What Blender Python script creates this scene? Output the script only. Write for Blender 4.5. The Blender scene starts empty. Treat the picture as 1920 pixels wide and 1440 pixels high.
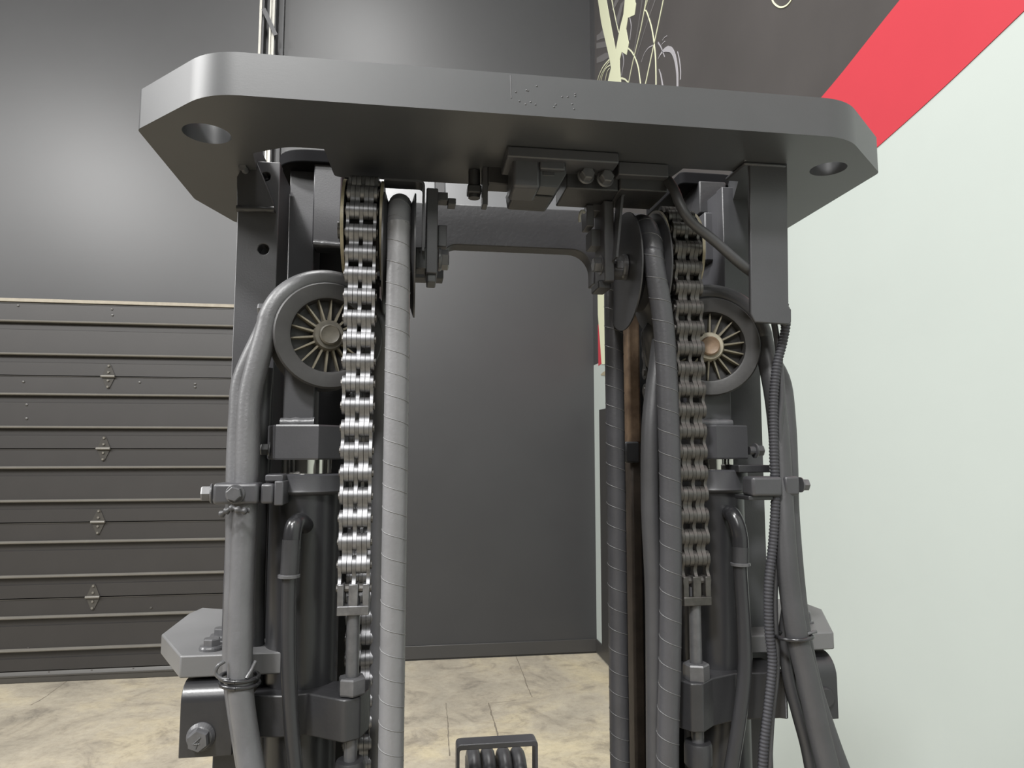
import bpy, bmesh, math, random
from math import sin, cos, pi, radians, atan2, sqrt, hypot
from mathutils import Vector, Matrix, noise
random.seed(7)
S = bpy.context.scene
COL = S.collection

# ------------------------------------------------------------------ camera
F, PITCH, YAW, H = 1310.0, radians(5.4), radians(8.3), 1.57
cam_d = bpy.data.cameras.new('camera')
cam_d.sensor_width = 36.0
cam_d.lens = F / 1920 * 36.0
cam_d.clip_start = 0.02
cam = bpy.data.objects.new('camera', cam_d)
cam.location = (0, 0, H)
cam.rotation_euler = (pi / 2 + PITCH, 0, -YAW)
COL.objects.link(cam)
S.camera = cam

# ------------------------------------------------------------------ world, lamps, exposure
S.view_settings.view_transform = 'Standard'
S.view_settings.look = 'None'
S.view_settings.gamma = 1.0
S.view_settings.use_curve_mapping = False
S.view_settings.exposure = 0.0
w = bpy.data.worlds.new('world')
S.world = w
w.use_nodes = True
w.node_tree.nodes['Background'].inputs[0].default_value = (0.9, 0.95, 1.0, 1)
w.node_tree.nodes['Background'].inputs[1].default_value = 0.05

def area(name, loc, target, size, power, col=(1, 0.995, 0.98), sy=None):
    l = bpy.data.lights.new(name, 'AREA')
    l.energy = power
    l.color = col
    l.shape = 'RECTANGLE'
    l.size = size
    l.size_y = sy or size
    o = bpy.data.objects.new(name, l)
    o.location = loc
    d = Vector(target) - Vector(loc)
    o.rotation_euler = d.to_track_quat('-Z', 'Y').to_euler()
    COL.objects.link(o)
    return o

# unseen high bay ceiling lamps, each placed by the sheen or shadow it gives
area('unseen_lamp', (-1.9, -2.7, 6.0), (0.1, 1.0, 1.7), 0.6, 380)
area('unseen_lamp', (0.1, -1.9, 6.7), (0.0, 1.0, 1.7), 0.5, 110)
area('unseen_lamp', (-1.7, -6.9, 6.3), (0.0, 1.0, 1.7), 2.0, 250)  # far lamp added to lay a sheen on the top plate's front edge
area('unseen_lamp', (-4.4, 0.3, 5.4), (-2.4, 2.4, 1.6), 0.9, 330)
area('unseen_lamp', (-8.0, 0.6, 5.3), (-0.3, 0.9, 1.8), 2.4, 420)  # added from the left to brighten the top plate's chamfered corner
area('unseen_lamp', (-0.7, 1.8, 7.0), (-0.4, 1.5, 0), 0.8, 220)

# ------------------------------------------------------------------ helpers
cy, sy_, cp, sp = cos(YAW), sin(YAW), cos(PITCH), sin(PITCH)
FW = Vector((sy_ * cp, cy * cp, sp))
RT = Vector((cy, -sy_, 0))
UP = RT.cross(FW)
def ray(px, py):
    return FW + RT * ((px - 960) / F) + UP * ((720 - py) / F)
def P(px, py, Y):                      # point of the view ray at room depth Y
    d = ray(px, py)
    p = d * (Y / d.y)
    return Vector((p.x, p.y, p.z + H))
def PZ(px, py, Z):                     # point of the view ray at height Z
    d = ray(px, py)
    p = d * ((Z - H) / d.z)
    return Vector((p.x, p.y, Z))
def PX(px, py, X):                     # point of the view ray on the plane x = X
    d = ray(px, py)
    p = d * (X / d.x)
    return Vector((X, p.y, p.z + H))
def L(n, px, py, Y):                   # length of n pixels at that depth
    return n / F * Y / ray(px, py).y
def lin(r, g, b):
    f = lambda c: (c / 255 / 12.92) if c / 255 <= 0.04045 else ((c / 255 + 0.055) / 1.055) ** 2.4
    return (f(r), f(g), f(b), 1)

WL = {}
def wloc(o):
    return WL.get(o.name, Vector((0, 0, 0)))
def mk(name, bm, mat, parent=None, smooth=None, bevel=0.0, seg=2, label=None, kind=None, weld=True):
    if weld:
        bmesh.ops.remove_doubles(bm, verts=bm.verts[:], dist=1e-6)
    bmesh.ops.recalc_face_normals(bm, faces=bm.faces[:])
    n = len(bm.verts)
    lo = Vector((min(v.co.x for v in bm.verts), min(v.co.y for v in bm.verts), min(v.co.z for v in bm.verts)))
    hi = Vector((max(v.co.x for v in bm.verts), max(v.co.y for v in bm.verts), max(v.co.z for v in bm.verts)))
    c = (lo + hi) / 2
    for v in bm.verts:
        v.co -= c
    me = bpy.data.meshes.new(name)
    bm.to_mesh(me)
    bm.free()
    if smooth is not None:
        for p in me.polygons:
            p.use_smooth = True
        me.set_sharp_from_angle(angle=radians(smooth))
    me.materials.append(mat)
    o = bpy.data.objects.new(name, me)
    COL.objects.link(o)
    WL[o.name] = c.copy()
    if parent:
        o.parent = parent
        o.location = c - wloc(parent)
    else:
        o.location = c
    if bevel > 0:
        b = o.modifiers.new('bevel', 'BEVEL')
        b.width = bevel
        b.segments = seg
        b.limit_method = 'ANGLE'
        b.angle_limit = radians(40)
        b.harden_normals = False
        for p in me.polygons:
            p.use_smooth = True
        me.set_sharp_from_angle(angle=radians(50))
    if label:
        o['label'] = label
    if kind:
        o['kind'] = kind
    return o
def empty(name, loc, label=None, cat=None, kind=None):
    o = bpy.data.objects.new(name, None)
    o.location = loc
    o.empty_display_size = 0.1
    COL.objects.link(o)
    WL[o.name] = Vector(loc)
    if label: o['label'] = label
    if cat: o['category'] = cat
    if kind: o['kind'] = kind
    return o
def tag(o, label=None, cat=None, group=None, kind=None):
    if label: o['label'] = label
    if cat: o['category'] = cat
    if group: o['group'] = group
    if kind: o['kind'] = kind
    return o
def BM():
    return bmesh.new()
def add_box(bm, x0, x1, y0, y1, z0, z1):
    m = Matrix.Translation(((x0 + x1) / 2, (y0 + y1) / 2, (z0 + z1) / 2)) @ Matrix.Diagonal((abs(x1 - x0), abs(y1 - y0), abs(z1 - z0), 1))
    bmesh.ops.create_cube(bm, size=1.0, matrix=m)
    return bm
def add_prism(bm, pts, axis, a, b, holes=()):
    # pts: 2D outline; axis 'z': (x,y), 'y': (x,z), 'x': (y,z); extruded from a to b
    def to3(p, t):
        if axis == 'z': return (p[0], p[1], t)
        if axis == 'y': return (p[0], t, p[1])
        return (t, p[0], p[1])
    edges = []
    loops = []
    for loop in [pts] + list(holes):
        vs = [bm.verts.new(to3(p, a)) for p in loop]
        loops.append(vs)
        for i in range(len(vs)):
            edges.append(bm.edges.new((vs[i], vs[(i + 1) % len(vs)])))
    if holes:
        r = bmesh.ops.triangle_fill(bm, use_beauty=True, edges=edges)
        fs = [g for g in r['geom'] if isinstance(g, bmesh.types.BMFace)]
    else:
        fs = [bm.faces.new(loops[0])]
    r = bmesh.ops.extrude_face_region(bm, geom=fs, use_keep_orig=True)
    nv = [g for g in r['geom'] if isinstance(g, bmesh.types.BMVert)]
    d = to3((0, 0), b - a)
    bmesh.ops.translate(bm, vec=d, verts=nv)
    return bm
def fillet(pts, rad, n=6):
    out = []
    N = len(pts)
    for i in range(N):
        r = rad[i] if isinstance(rad, (list, tuple)) else rad
        p0, p1, p2 = Vector(pts[i - 1][:2]), Vector(pts[i][:2]), Vector(pts[(i + 1) % N][:2])
        if r <= 0:
            out.append(tuple(p1)); continue
        a, b = (p0 - p1), (p2 - p1)
        la, lb = a.length, b.length
        a.normalize(); b.normalize()
        ang = a.angle(b)
        t = min(r / math.tan(ang / 2), la * 0.49, lb * 0.49)
        for k in range(n + 1):
            s = k / n
            q = (p1 + a * t) * (1 - s) ** 2 + p1 * 2 * s * (1 - s) + (p1 + b * t) * s ** 2
            out.append(tuple(q))
    return out
def circle2(cx, cz, r, n=20):
    return [(cx + r * cos(2 * pi * k / n), cz + r * sin(2 * pi * k / n)) for k in range(n)]
def frame(d):
    d = d.normalized()
    u = d.cross(Vector((0, 0, 1)))
    if u.length < 1e-4:
        u = Vector((1, 0, 0))
    u.normalize()
    return u, u.cross(d).normalized(), d
def add_rings(bm, rings, cap=True, closed=True):
    vs = [[bm.verts.new(p) for p in r] for r in rings]
    n = len(vs[0])
    for i in range(len(vs) - 1):
        for k in range(n):
            bm.faces.new((vs[i][k], vs[i][(k + 1) % n], vs[i + 1][(k + 1) % n], vs[i + 1][k]))
    if cap:
        bm.faces.new(vs[0][::-1]); bm.faces.new(vs[-1])
    return bm
def add_lathe(bm, base, direc, prof, n=32, rot=0.0):
    # prof: list of (radius, distance along direc)
    base = Vector(base)
    u, v, d = frame(Vector(direc))
    rings = []
    for r, t in prof:
        r = max(r, 1e-5)
        rings.append([base + d * t + u * (r * cos(rot + 2 * pi * k / n)) + v * (r * sin(rot + 2 * pi * k / n)) for k in range(n)])
    return add_rings(bm, rings)
def add_cyl(bm, a, b, r, n=24, rot=0.0):
    a, b = Vector(a), Vector(b)
    return add_lathe(bm, a, b - a, [(r, 0), (r, (b - a).length)], n, rot)
def spline(pts, per=8):
    pts = [Vector(p) for p in pts]
    q = [pts[0] * 2 - pts[1]] + pts + [pts[-1] * 2 - pts[-2]]
    out = []
    for i in range(1, len(q) - 2):
        for k in range(per):
            t = k / per
            a, b, c, d = q[i - 1], q[i], q[i + 1], q[i + 2]
            out.append(0.5 * ((2 * b) + (c - a) * t + (2 * a - 5 * b + 4 * c - d) * t * t + (3 * b - a - 3 * c + d) * t ** 3))
    out.append(pts[-1])
    return out
def tail(v, nxt=None):                  # the run of a hose below the picture, down to the foot beam
    d = (v - nxt).normalized() if nxt is not None else Vector((0, 0, -1))
    sl = d.x / max(0.3, -d.z)
    out = []
    for dz, f in ((0.06, 0.055), (0.14, 0.105), (0.26, 0.15), (0.42, 0.17)):
        out.append(Vector((v.x + sl * f, v.y + 0.02 * f, v.z - dz)))
    e = out[-1]
    out += [Vector((e.x, e.y + 0.01, e.z - 0.2)), Vector((e.x, e.y + 0.02, 0.14))]
    return out
def resample(path, step):
    out = [path[0].copy()]
    need = step
    for i in range(len(path) - 1):
        a, b = path[i], path[i + 1]
        l = (b - a).length
        pos = 0.0
        while l - pos >= need:
            pos += need
            out.append(a.lerp(b, pos / l))
            need = step
        need -= (l - pos)
    return out
def path_frames(path):
    fr = []
    t = (path[1] - path[0]).normalized()
    u = t.orthogonal().normalized()
    # start with a stable reference
    ref = Vector((1, 0, 0)) if abs(t.x) < 0.9 else Vector((0, 1, 0))
    u = (ref - t * ref.dot(t)).normalized()
    for i in range(len(path)):
        a = path[max(i - 1, 0)]; b = path[min(i + 1, len(path) - 1)]
        t = (b - a).normalized()
        u = (u - t * u.dot(t)).normalized()
        fr.append((path[i], u.copy(), t.cross(u), t))
    return fr
def add_tube(bm, path, r, n=16):
    # r: number or function(i)
    rings = []
    for i, (p, u, v, t) in enumerate(path_frames(path)):
        rr = r(i) if callable(r) else r
        rings.append([p + u * (rr * cos(2 * pi * k / n)) + v * (rr * sin(2 * pi * k / n)) for k in range(n)])
    return add_rings(bm, rings)
def helix(path, r, pitch, per=20, phase=0.0):
    step = pitch / per
    q = resample(path, step)
    out = []
    for i, (p, u, v, t) in enumerate(path_frames(q)):
        a = -2 * pi * i / per + phase
        out.append(p + u * (r * cos(a)) + v * (r * sin(a)))
    return out
def add_hex(bm, base, direc, af, h, rot=0.0, washer=0.0, wt=0.0, cham=0.15):
    # flange bolt head; af: across flats
    rc = af / 2 / cos(pi / 6)
    base = Vector(base); d = Vector(direc).normalized()
    if washer > 0:
        add_lathe(bm, base, d, [(washer, 0), (washer, wt * 0.6), (washer * 0.93, wt)], 28)
        base = base + d * wt
    add_lathe(bm, base, d, [(rc, 0), (rc, h * 0.85), (rc * (1 - cham), h)], 6, rot)
    return bm

# ------------------------------------------------------------------ materials
def material(name, col, rough=0.5, metal=0.0, spec=0.5, var=0.0, scale=8.0, bump=0.0, bscale=150.0, rvar=0.0, col2=None):
    m = bpy.data.materials.new(name)
    m.use_nodes = True
    nt = m.node_tree
    b = nt.nodes['Principled BSDF']
    b.inputs['Base Color'].default_value = col
    b.inputs['Roughness'].default_value = rough
    b.inputs['Metallic'].default_value = metal
    b.inputs['Specular IOR Level'].default_value = spec
    tc = nt.nodes.new('ShaderNodeTexCoord')
    if var > 0 or rvar > 0:
        n = nt.nodes.new('ShaderNodeTexNoise')
        n.inputs['Scale'].default_value = scale
        n.inputs['Detail'].default_value = 6
        n.inputs['Roughness'].default_value = 0.62
        nt.links.new(tc.outputs['Object'], n.inputs['Vector'])
        if var > 0:
            cr = nt.nodes.new('ShaderNodeValToRGB')
            cr.color_ramp.elements[0].position = 0.32
            cr.color_ramp.elements[1].position = 0.7
            lo = [c * (1 - var) for c in col[:3]] + [1]
            hi = list(col2) if col2 else [min(1, c * (1 + var)) for c in col[:3]] + [1]
            cr.color_ramp.elements[0].color = lo
            cr.color_ramp.elements[1].color = hi
            nt.links.new(n.outputs['Fac'], cr.inputs[0])
            nt.links.new(cr.outputs[0], b.inputs['Base Color'])
        if rvar > 0:
            mr = nt.nodes.new('ShaderNodeMapRange')
            mr.inputs[1].default_value = 0.3; mr.inputs[2].default_value = 0.7
            mr.inputs[3].default_value = rough - rvar; mr.inputs[4].default_value = rough + rvar
            nt.links.new(n.outputs['Fac'], mr.inputs[0])
            nt.links.new(mr.outputs[0], b.inputs['Roughness'])
    if bump > 0:
        n2 = nt.nodes.new('ShaderNodeTexNoise')
        n2.inputs['Scale'].default_value = bscale
        n2.inputs['Detail'].default_value = 3
        nt.links.new(tc.outputs['Object'], n2.inputs['Vector'])
        bp = nt.nodes.new('ShaderNodeBump')
        bp.inputs['Strength'].default_value = bump
        bp.inputs['Distance'].default_value = 0.002
        nt.links.new(n2.outputs['Fac'], bp.inputs['Height'])
        nt.links.new(bp.outputs[0], b.inputs['Normal'])
    return m

M_paint = material('grey_mast_paint', lin(61, 61, 64), 0.40, var=0.1, scale=9, spec=0.55, bump=0.05, bscale=450)
M_plate = material('grey_plate_paint', lin(62, 63, 65), 0.41, var=0.08, scale=6, spec=0.6, bump=0.02, bscale=500)
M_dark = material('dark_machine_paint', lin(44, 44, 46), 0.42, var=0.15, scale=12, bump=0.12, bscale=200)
M_cap_shade = material('shade_black_cap', lin(18, 18, 20), 0.8, spec=0.1, var=0.15, scale=12)  # near-black colour stands in for the shade on the rail caps
M_bolt = material('painted_bolt_steel', lin(78, 78, 80), 0.28, var=0.2, scale=60)
M_tie = material('grey_tie_paint', lin(96, 96, 97), 0.42, var=0.08, scale=9, bump=0.05, bscale=450)
M_cyl = material('gloss_black_paint', lin(42, 42, 44), 0.30, var=0.12, scale=10, bump=0.04, bscale=400)
M_gloss = material('black_fitting', lin(38, 38, 40), 0.24, var=0.1, scale=30)
M_weld = material('painted_weld_bead', lin(82, 82, 84), 0.35, var=0.2, scale=40, bump=0.6, bscale=90)
M_rubber = material('black_hose_rubber', lin(58, 58, 60), 0.45, var=0.15, scale=14, bump=0.1, bscale=300)
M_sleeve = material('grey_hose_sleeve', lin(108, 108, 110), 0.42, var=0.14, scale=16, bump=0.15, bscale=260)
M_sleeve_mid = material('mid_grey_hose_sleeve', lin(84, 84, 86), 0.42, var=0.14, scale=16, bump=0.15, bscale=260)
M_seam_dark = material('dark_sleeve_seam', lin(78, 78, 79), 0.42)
M_sleeve_shaded = material('shaded_hose_sleeve', lin(60, 60, 63), 0.42, var=0.14, scale=16, bump=0.15, bscale=260)  # darker copy of the sleeve grey: shade on the right hose put into colour
M_conduit = material('matt_conduit_plastic', lin(52, 52, 56), 0.62, spec=0.3)
M_seam = material('pale_sleeve_seam', lin(104, 104, 105), 0.45)
M_plastic = material('black_plastic', lin(48, 48, 50), 0.40, var=0.1, scale=40)
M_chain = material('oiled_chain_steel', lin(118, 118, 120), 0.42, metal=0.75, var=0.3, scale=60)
M_chain_shaded = material('oily_shaded_chain_steel', lin(84, 82, 80), 0.40, metal=0.75, var=0.3, scale=60)  # oily steel, darkened further to carry the shade of the hose beside it
M_pin = material('chain_pin_steel', lin(90, 88, 86), 0.4, metal=0.6, var=0.3, scale=60)
M_chrome = material('chrome_rod', lin(200, 198, 192), 0.12, metal=1.0)
M_sheave = material('sheave_nylon', lin(48, 47, 47), 0.52, var=0.15, scale=30, bump=0.1)
M_spoke = material('dusty_spoke', lin(100, 95, 82), 0.7, var=0.35, scale=45)
M_hub = material('dusty_hub', lin(82, 78, 70), 0.55, var=0.3, scale=60)
M_hubpale = material('pale_worn_hub', lin(150, 144, 128), 0.5, var=0.25, scale=70)
M_rust = material('rusty_rail_wear', lin(96, 74, 56), 0.55, var=0.4, scale=22, bump=0.3, bscale=120, col2=lin(136, 114, 92))
M_oldrust = material('dark_rust', lin(62, 54, 48), 0.55, var=0.4, scale=22, bump=0.2, bscale=120)
M_tan = material('greasy_flange_edge', lin(150, 142, 120), 0.4, var=0.3, scale=50)
M_wall = material('dark_wall_paint', lin(50, 50, 51), 0.40, spec=0.45, var=0.05, scale=2.0, bump=0.05, bscale=60)
M_white = material('white_wall_paint', lin(163, 170, 166), 0.55, var=0.02, scale=1.5, bump=0.04, bscale=80)
M_base = material('black_baseboard', lin(52, 51, 50), 0.45)
M_tanseal = material('tan_head_seal', lin(138, 131, 118), 0.7, var=0.12, scale=20)
M_door = material('dark_door_paint', lin(43, 41, 40), 0.46, var=0.07, scale=3, bump=0.06, bscale=80)
M_rib = material('rib_highlight_paint', lin(100, 97, 91), 0.35, var=0.1, scale=6)  # lighter than the door: painted highlight along the ribs, shared by hinge hardware
M_hinge = material('painted_hinge', lin(62, 60, 57), 0.30)
M_seal = material('door_bottom_seal', lin(60, 58, 55), 0.4)
M_galv = material('galvanised_track', lin(158, 156, 149), 0.4, metal=0.2, var=0.1, scale=20)
M_track = material('dark_track_paint', lin(62, 62, 64), 0.5)
M_mural = material('mural_charcoal', lin(62, 59, 58), 0.5, var=0.12, scale=1.6)
M_red = material('mural_red', lin(170, 50, 60), 0.5, var=0.03, scale=2)
M_cream = material('mural_cream', lin(198, 200, 172), 0.5)
M_ghost = material('mural_grey', lin(92, 90, 90), 0.5)
M_pale = material('mural_pale_grey', lin(146, 144, 148), 0.5)
M_blackdoor = material('black_side_door', lin(48, 47, 46), 0.45)
M_ceil = material('ceiling_panels', lin(150, 150, 148), 0.8)

def floor_material():
    m = bpy.data.materials.new('stained_concrete')
    m.use_nodes = True
    nt = m.node_tree
    b = nt.nodes['Principled BSDF']
    tc = nt.nodes.new('ShaderNodeTexCoord')
    def nz(scale, det, rough=0.6, dist=0.0):
        n = nt.nodes.new('ShaderNodeTexNoise')
        n.inputs['Scale'].default_value = scale
        n.inputs['Detail'].default_value = det
        n.inputs['Roughness'].default_value = rough
        n.inputs['Distortion'].default_value = dist
        nt.links.new(tc.outputs['Object'], n.inputs['Vector'])
        return n
    def ramp(src, stops):
        r = nt.nodes.new('ShaderNodeValToRGB')
        e = r.color_ramp.elements
        while len(e) < len(stops): e.new(0.5)
        for k, (p, c) in enumerate(stops):
            e[k].position = p; e[k].color = c
        nt.links.new(src, r.inputs[0])
        return r
    def mix(fac, a, bb, mode='MIX'):
        x = nt.nodes.new('ShaderNodeMix')
        x.data_type = 'RGBA'; x.blend_type = mode
        if hasattr(fac, 'is_linked'): nt.links.new(fac, x.inputs['Factor'])
        else: x.inputs['Factor'].default_value = fac
        for s, k in ((a, 6), (bb, 7)):
            if hasattr(s, 'is_linked'): nt.links.new(s, x.inputs[k])
            else: x.inputs[k].default_value = s
        return x.outputs[2]
    big = ramp(nz(1.1, 8, 0.65, 0.6).outputs['Fac'], [(0.3, lin(140, 134, 122)), (0.5, lin(166, 158, 142)), (0.68, lin(186, 175, 148))])
    st = ramp(nz(3.1, 10, 0.7, 1.2).outputs['Fac'], [(0.40, (1, 1, 1, 1)), (0.53, (0.92, 0.91, 0.90, 1)), (0.66, (0.60, 0.59, 0.60, 1))])
    fine = ramp(nz(26, 10, 0.75).outputs['Fac'], [(0.3, (0.78, 0.77, 0.76, 1)), (0.55, (1, 1, 1, 1)), (0.75, (1.0, 1.0, 0.98, 1))])
    spk = ramp(nz(90, 4, 0.6).outputs['Fac'], [(0.25, (0.6, 0.58, 0.56, 1)), (0.36, (1, 1, 1, 1))])
    c = mix(1.0, big.outputs[0], st.outputs[0], 'MULTIPLY')
    c = mix(0.8, c, fine.outputs[0], 'MULTIPLY')
    c = mix(0.7, c, spk.outputs[0], 'MULTIPLY')
    nt.links.new(c, b.inputs['Base Color'])
    b.inputs['Roughness'].default_value = 0.6
    bp = nt.nodes.new('ShaderNodeBump')
    bp.inputs['Strength'].default_value = 0.25
    bp.inputs['Distance'].default_value = 0.01
    nt.links.new(nz(30, 8).outputs['Fac'], bp.inputs['Height'])
    nt.links.new(bp.outputs[0], b.inputs['Normal'])
    return m
M_floor = floor_material()

# ------------------------------------------------------------------ the room
YB, XR, XL, YF, ZC, YD = 5.45, 1.462, -9.0, -8.0, 7.6, 5.33
mk('floor', add_box(BM(), XL - 0.2, XR + 0.2, YF - 0.2, YB + 0.2, -0.2, 0), M_floor, kind='structure')
mk('ceiling', add_box(BM(), XL - 0.2, XR + 0.2, YF - 0.2, YB + 0.2, ZC, ZC + 0.2), M_ceil, kind='structure')
mk('wall_back', add_box(BM(), XL - 0.2, XR, YB, YB + 0.2, 0, ZC), M_wall, kind='structure')
wall_right = mk('wall_right', add_box(BM(), XR, XR + 0.2, YF, YB + 0.2, 0, ZC), M_white, kind='structure')
mk('wall_left', add_box(BM(), XL - 0.2, XL, YF, YB, 0, ZC), M_wall, kind='structure')
mk('wall_front', add_box(BM(), XL - 0.2, XR + 0.2, YF - 0.2, YF, 0, ZC), M_wall, kind='structure')
# black vinyl baseboards
bt = P(1119, 1197, YB).z
mk('baseboard_back', add_box(BM(), P(560, 1220, YB).x, XR, YB - 0.012, YB, 0.012, bt), M_base, bevel=0.004, kind='structure')
mk('baseboard_right', add_box(BM(), XR - 0.012, XR, -4, YB - 0.012, 0.012, bt), M_base, bevel=0.004, kind='structure')
# expansion cracks in the slab
def crack(pts, wdt):
    bm = BM()
    q = [PZ(x, y, 0.0) for x, y in pts]
    path = spline(q, 6)
    L_, R_ = [], []
    for i, p in enumerate(path):
        t = (path[min(i + 1, len(path) - 1)] - path[max(i - 1, 0)]).normalized()
        nrm = Vector((-t.y, t.x, 0))
        ww = wdt * (0.6 + 0.8 * random.random()) / 2
        j = nrm * (random.uniform(-1, 1) * wdt * 0.4)
        L_.append(bm.verts.new(p + j + nrm * ww + Vector((0, 0, 0.0006))))
        R_.append(bm.verts.new(p + j - nrm * ww + Vector((0, 0, 0.0006))))
    for i in range(len(path) - 1):
        bm.faces.new((L_[i], R_[i], R_[i + 1], L_[i + 1]))
    return bm
M_crack = material('crack_dark', lin(112, 104, 92), 0.9, var=0.3, scale=40)
floor_o = bpy.data.objects['floor']
for pts, wd in (([(968, 1231), (980, 1262), (990, 1290), (998, 1307)], 0.006),
                ([(916, 1318), (922, 1340), (930, 1366), (935, 1392)], 0.008),
                ([(836, 1318), (839, 1350), (841, 1385), (843, 1418)], 0.006),
                ([(132, 1272), (104, 1293), (80, 1310), (58, 1322)], 0.006),
                ([(918, 1318), (945, 1316), (968, 1313)], 0.004)):
    mk('crack', crack(pts, wd), M_crack, floor_o)

# ------------------------------------------------------------------ sectional garage door
door = empty('door_1', (P(200, 1270, YD).x, YD, 0), kind='structure')
tag(door, 'dark grey ribbed sectional garage door with small pointed hinges')
DX0, DX1 = -6.2, P(484, 700, YD).x
seams = [566, 703, 841, 981, 1124, 1262]
zs = [P(0, y, YD).z for y in seams]
zs[-1] = 0.075
for i in range(5):
    z1, z0 = zs[i], zs[i + 1]
    hgt = z1 - z0
    bm = BM()
    ribs = [z0 + hgt * 0.735, z0 + hgt * 0.285]
    # sheet profile (y, z) with two shallow recessed bands under the ribs
    prof = [(YD, z0 + 0.003)]
    for r in reversed(ribs):
        prof += [(YD, r - 0.056), (YD + 0.010, r - 0.052), (YD + 0.010, r)]
        prof += [(YD, r + 0.001)]
    prof += [(YD, z1 - 0.003), (YD + 0.04, z1 - 0.003), (YD + 0.04, z0 + 0.003)]
    add_prism(bm, prof, 'x', DX0, DX1)
    pan = mk('door_panel', bm, M_door, door)
    mk('seam_highlight', add_box(BM(), DX0, DX1, YD - 0.004, YD + 0.004, z1 - 0.007, z1 - 0.003), M_hinge, pan)  # thin lighter strip paints the highlight line along the seam
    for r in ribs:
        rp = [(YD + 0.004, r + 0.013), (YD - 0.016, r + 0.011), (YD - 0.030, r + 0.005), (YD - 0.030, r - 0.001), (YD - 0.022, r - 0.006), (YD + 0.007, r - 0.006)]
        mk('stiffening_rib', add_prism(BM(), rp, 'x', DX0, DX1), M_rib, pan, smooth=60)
mk('bottom_seal', add_prism(BM(), fillet([(YD - 0.012, 0.0), (YD + 0.04, 0.0), (YD + 0.04, 0.072), (YD - 0.004, 0.072), (YD - 0.014, 0.05)], [0.006, 0, 0, 0, 0.006], 3), 'x', DX0, DX1), M_seal, door, smooth=40)
mk('bottom_retainer', add_box(BM(), DX0, DX1, YD - 0.02, YD, 0.042, 0.05), M_hinge, door)
for k, px in enumerate((92, 172, 250)):
    p = P(px, 1262, YD - 0.004)
    mk('seal_rivet', add_hex(BM(), (p.x, YD - 0.002, 0.062), (0, -1, 0), 0.014, 0.006), M_hinge, door)
mk('head_seal', add_box(BM(), DX0, DX1 + 0.05, YD - 0.006, YD + 0.1, zs[0] + 0.004, zs[0] + 0.030), M_tanseal, door, bevel=0.004, label='tan strip sealing the door head')
for px, py in ((204, 705), (195, 840), (185, 979), (175, 1119)):
    zc = min(zs[1:5], key=lambda z: abs(z - P(px, py, YD).z))
    x = P(px, py, YD).x
    bm = BM()
    for s in (1, -1):
        pl = [(x - 0.042, zc + s * 0.008), (x + 0.042, zc + s * 0.008), (x + 0.014, zc + s * 0.075), (x + 0.006, zc + s * 0.088), (x - 0.006, zc + s * 0.088), (x - 0.014, zc + s * 0.075)]
        add_prism(bm, pl, 'y', YD - 0.006, YD - 0.001)
    h = mk('hinge', bm, M_hinge, door)
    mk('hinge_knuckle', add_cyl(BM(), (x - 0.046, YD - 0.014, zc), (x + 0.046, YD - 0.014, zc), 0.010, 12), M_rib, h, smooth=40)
    for s, dz in ((1, 0.075), (1, 0.03), (-1, 0.03), (-1, 0.075)):
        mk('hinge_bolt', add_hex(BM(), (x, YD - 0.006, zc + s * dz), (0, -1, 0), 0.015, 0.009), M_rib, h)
# small screw heads on the panels
for px, py in ((34, 573), (210, 580), (211, 591), (50, 759), (50, 785), (44, 716), (262, 717), (366, 720), (366, 726), (53, 1216), (283, 1140)):
    p = P(px, py, YD)
    mk('screw_head', add_lathe(BM(), (p.x, YD, p.z), (0, -1, 0), [(0.009, 0), (0.008, 0.004), (0.003, 0.006)], 10), M_hinge, door, smooth=50)

# vertical lift track above the door
tr = empty('door_track', (P(505, 560, YD).x, YD, P(505, 560, YD).z), 'galvanised vertical lift track with a slanted brace on the dark wall above the garage door', 'track')
zt0, zt1 = P(500, 700, YD).z, 5.2
xa, xb = P(486.8, 60, 5.36).x, P(491.2, 60, 5.36).x
mk('track_flange', add_box(BM(), xa, xb, 5.33, 5.36, zt0, zt1), M_galv, tr)
mk('flange_web', add_box(BM(), xb, P(494.8, 60, 5.36).x, 5.35, 5.45, zt0, zt1), M_track, tr)
xa, xb = P(506.5, 60, 5.36).x, P(516, 60, 5.36).x
bm = BM()
add_prism(bm, [(xa, 5.32), (xa + 0.012, 5.32), (xa + 0.014, 5.335), (xb - 0.014, 5.335), (xb - 0.012, 5.32), (xb, 5.32), (xb, 5.36), (xa, 5.36)], 'z', zt0, zt1)
mk('track_rail', bm, M_galv, tr)
mk('rail_web', add_box(BM(), xb, xb + 0.006, 5.34, 5.45, zt0, zt1), M_track, tr)
xa = P(529.5, 60, 5.42).x
mk('wall_angle', add_box(BM(), xa, xa + 0.011, 5.405, 5.45, zt0, zt1), M_track, tr)
for z_off in (0, 1.35):
    a, b = P(494, 16, 5.31), P(517, 66, 5.31)
    dv = (b - a).normalized(); nv = Vector((dv.z, 0, -dv.x)) * 0.016
    pts = [(a + nv), (b + nv), (b - nv), (a - nv)]
    mk('brace', add_prism(BM(), [(q.x, q.z + z_off) for q in pts], 'y', 5.308, 5.316), M_track, tr)

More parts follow.
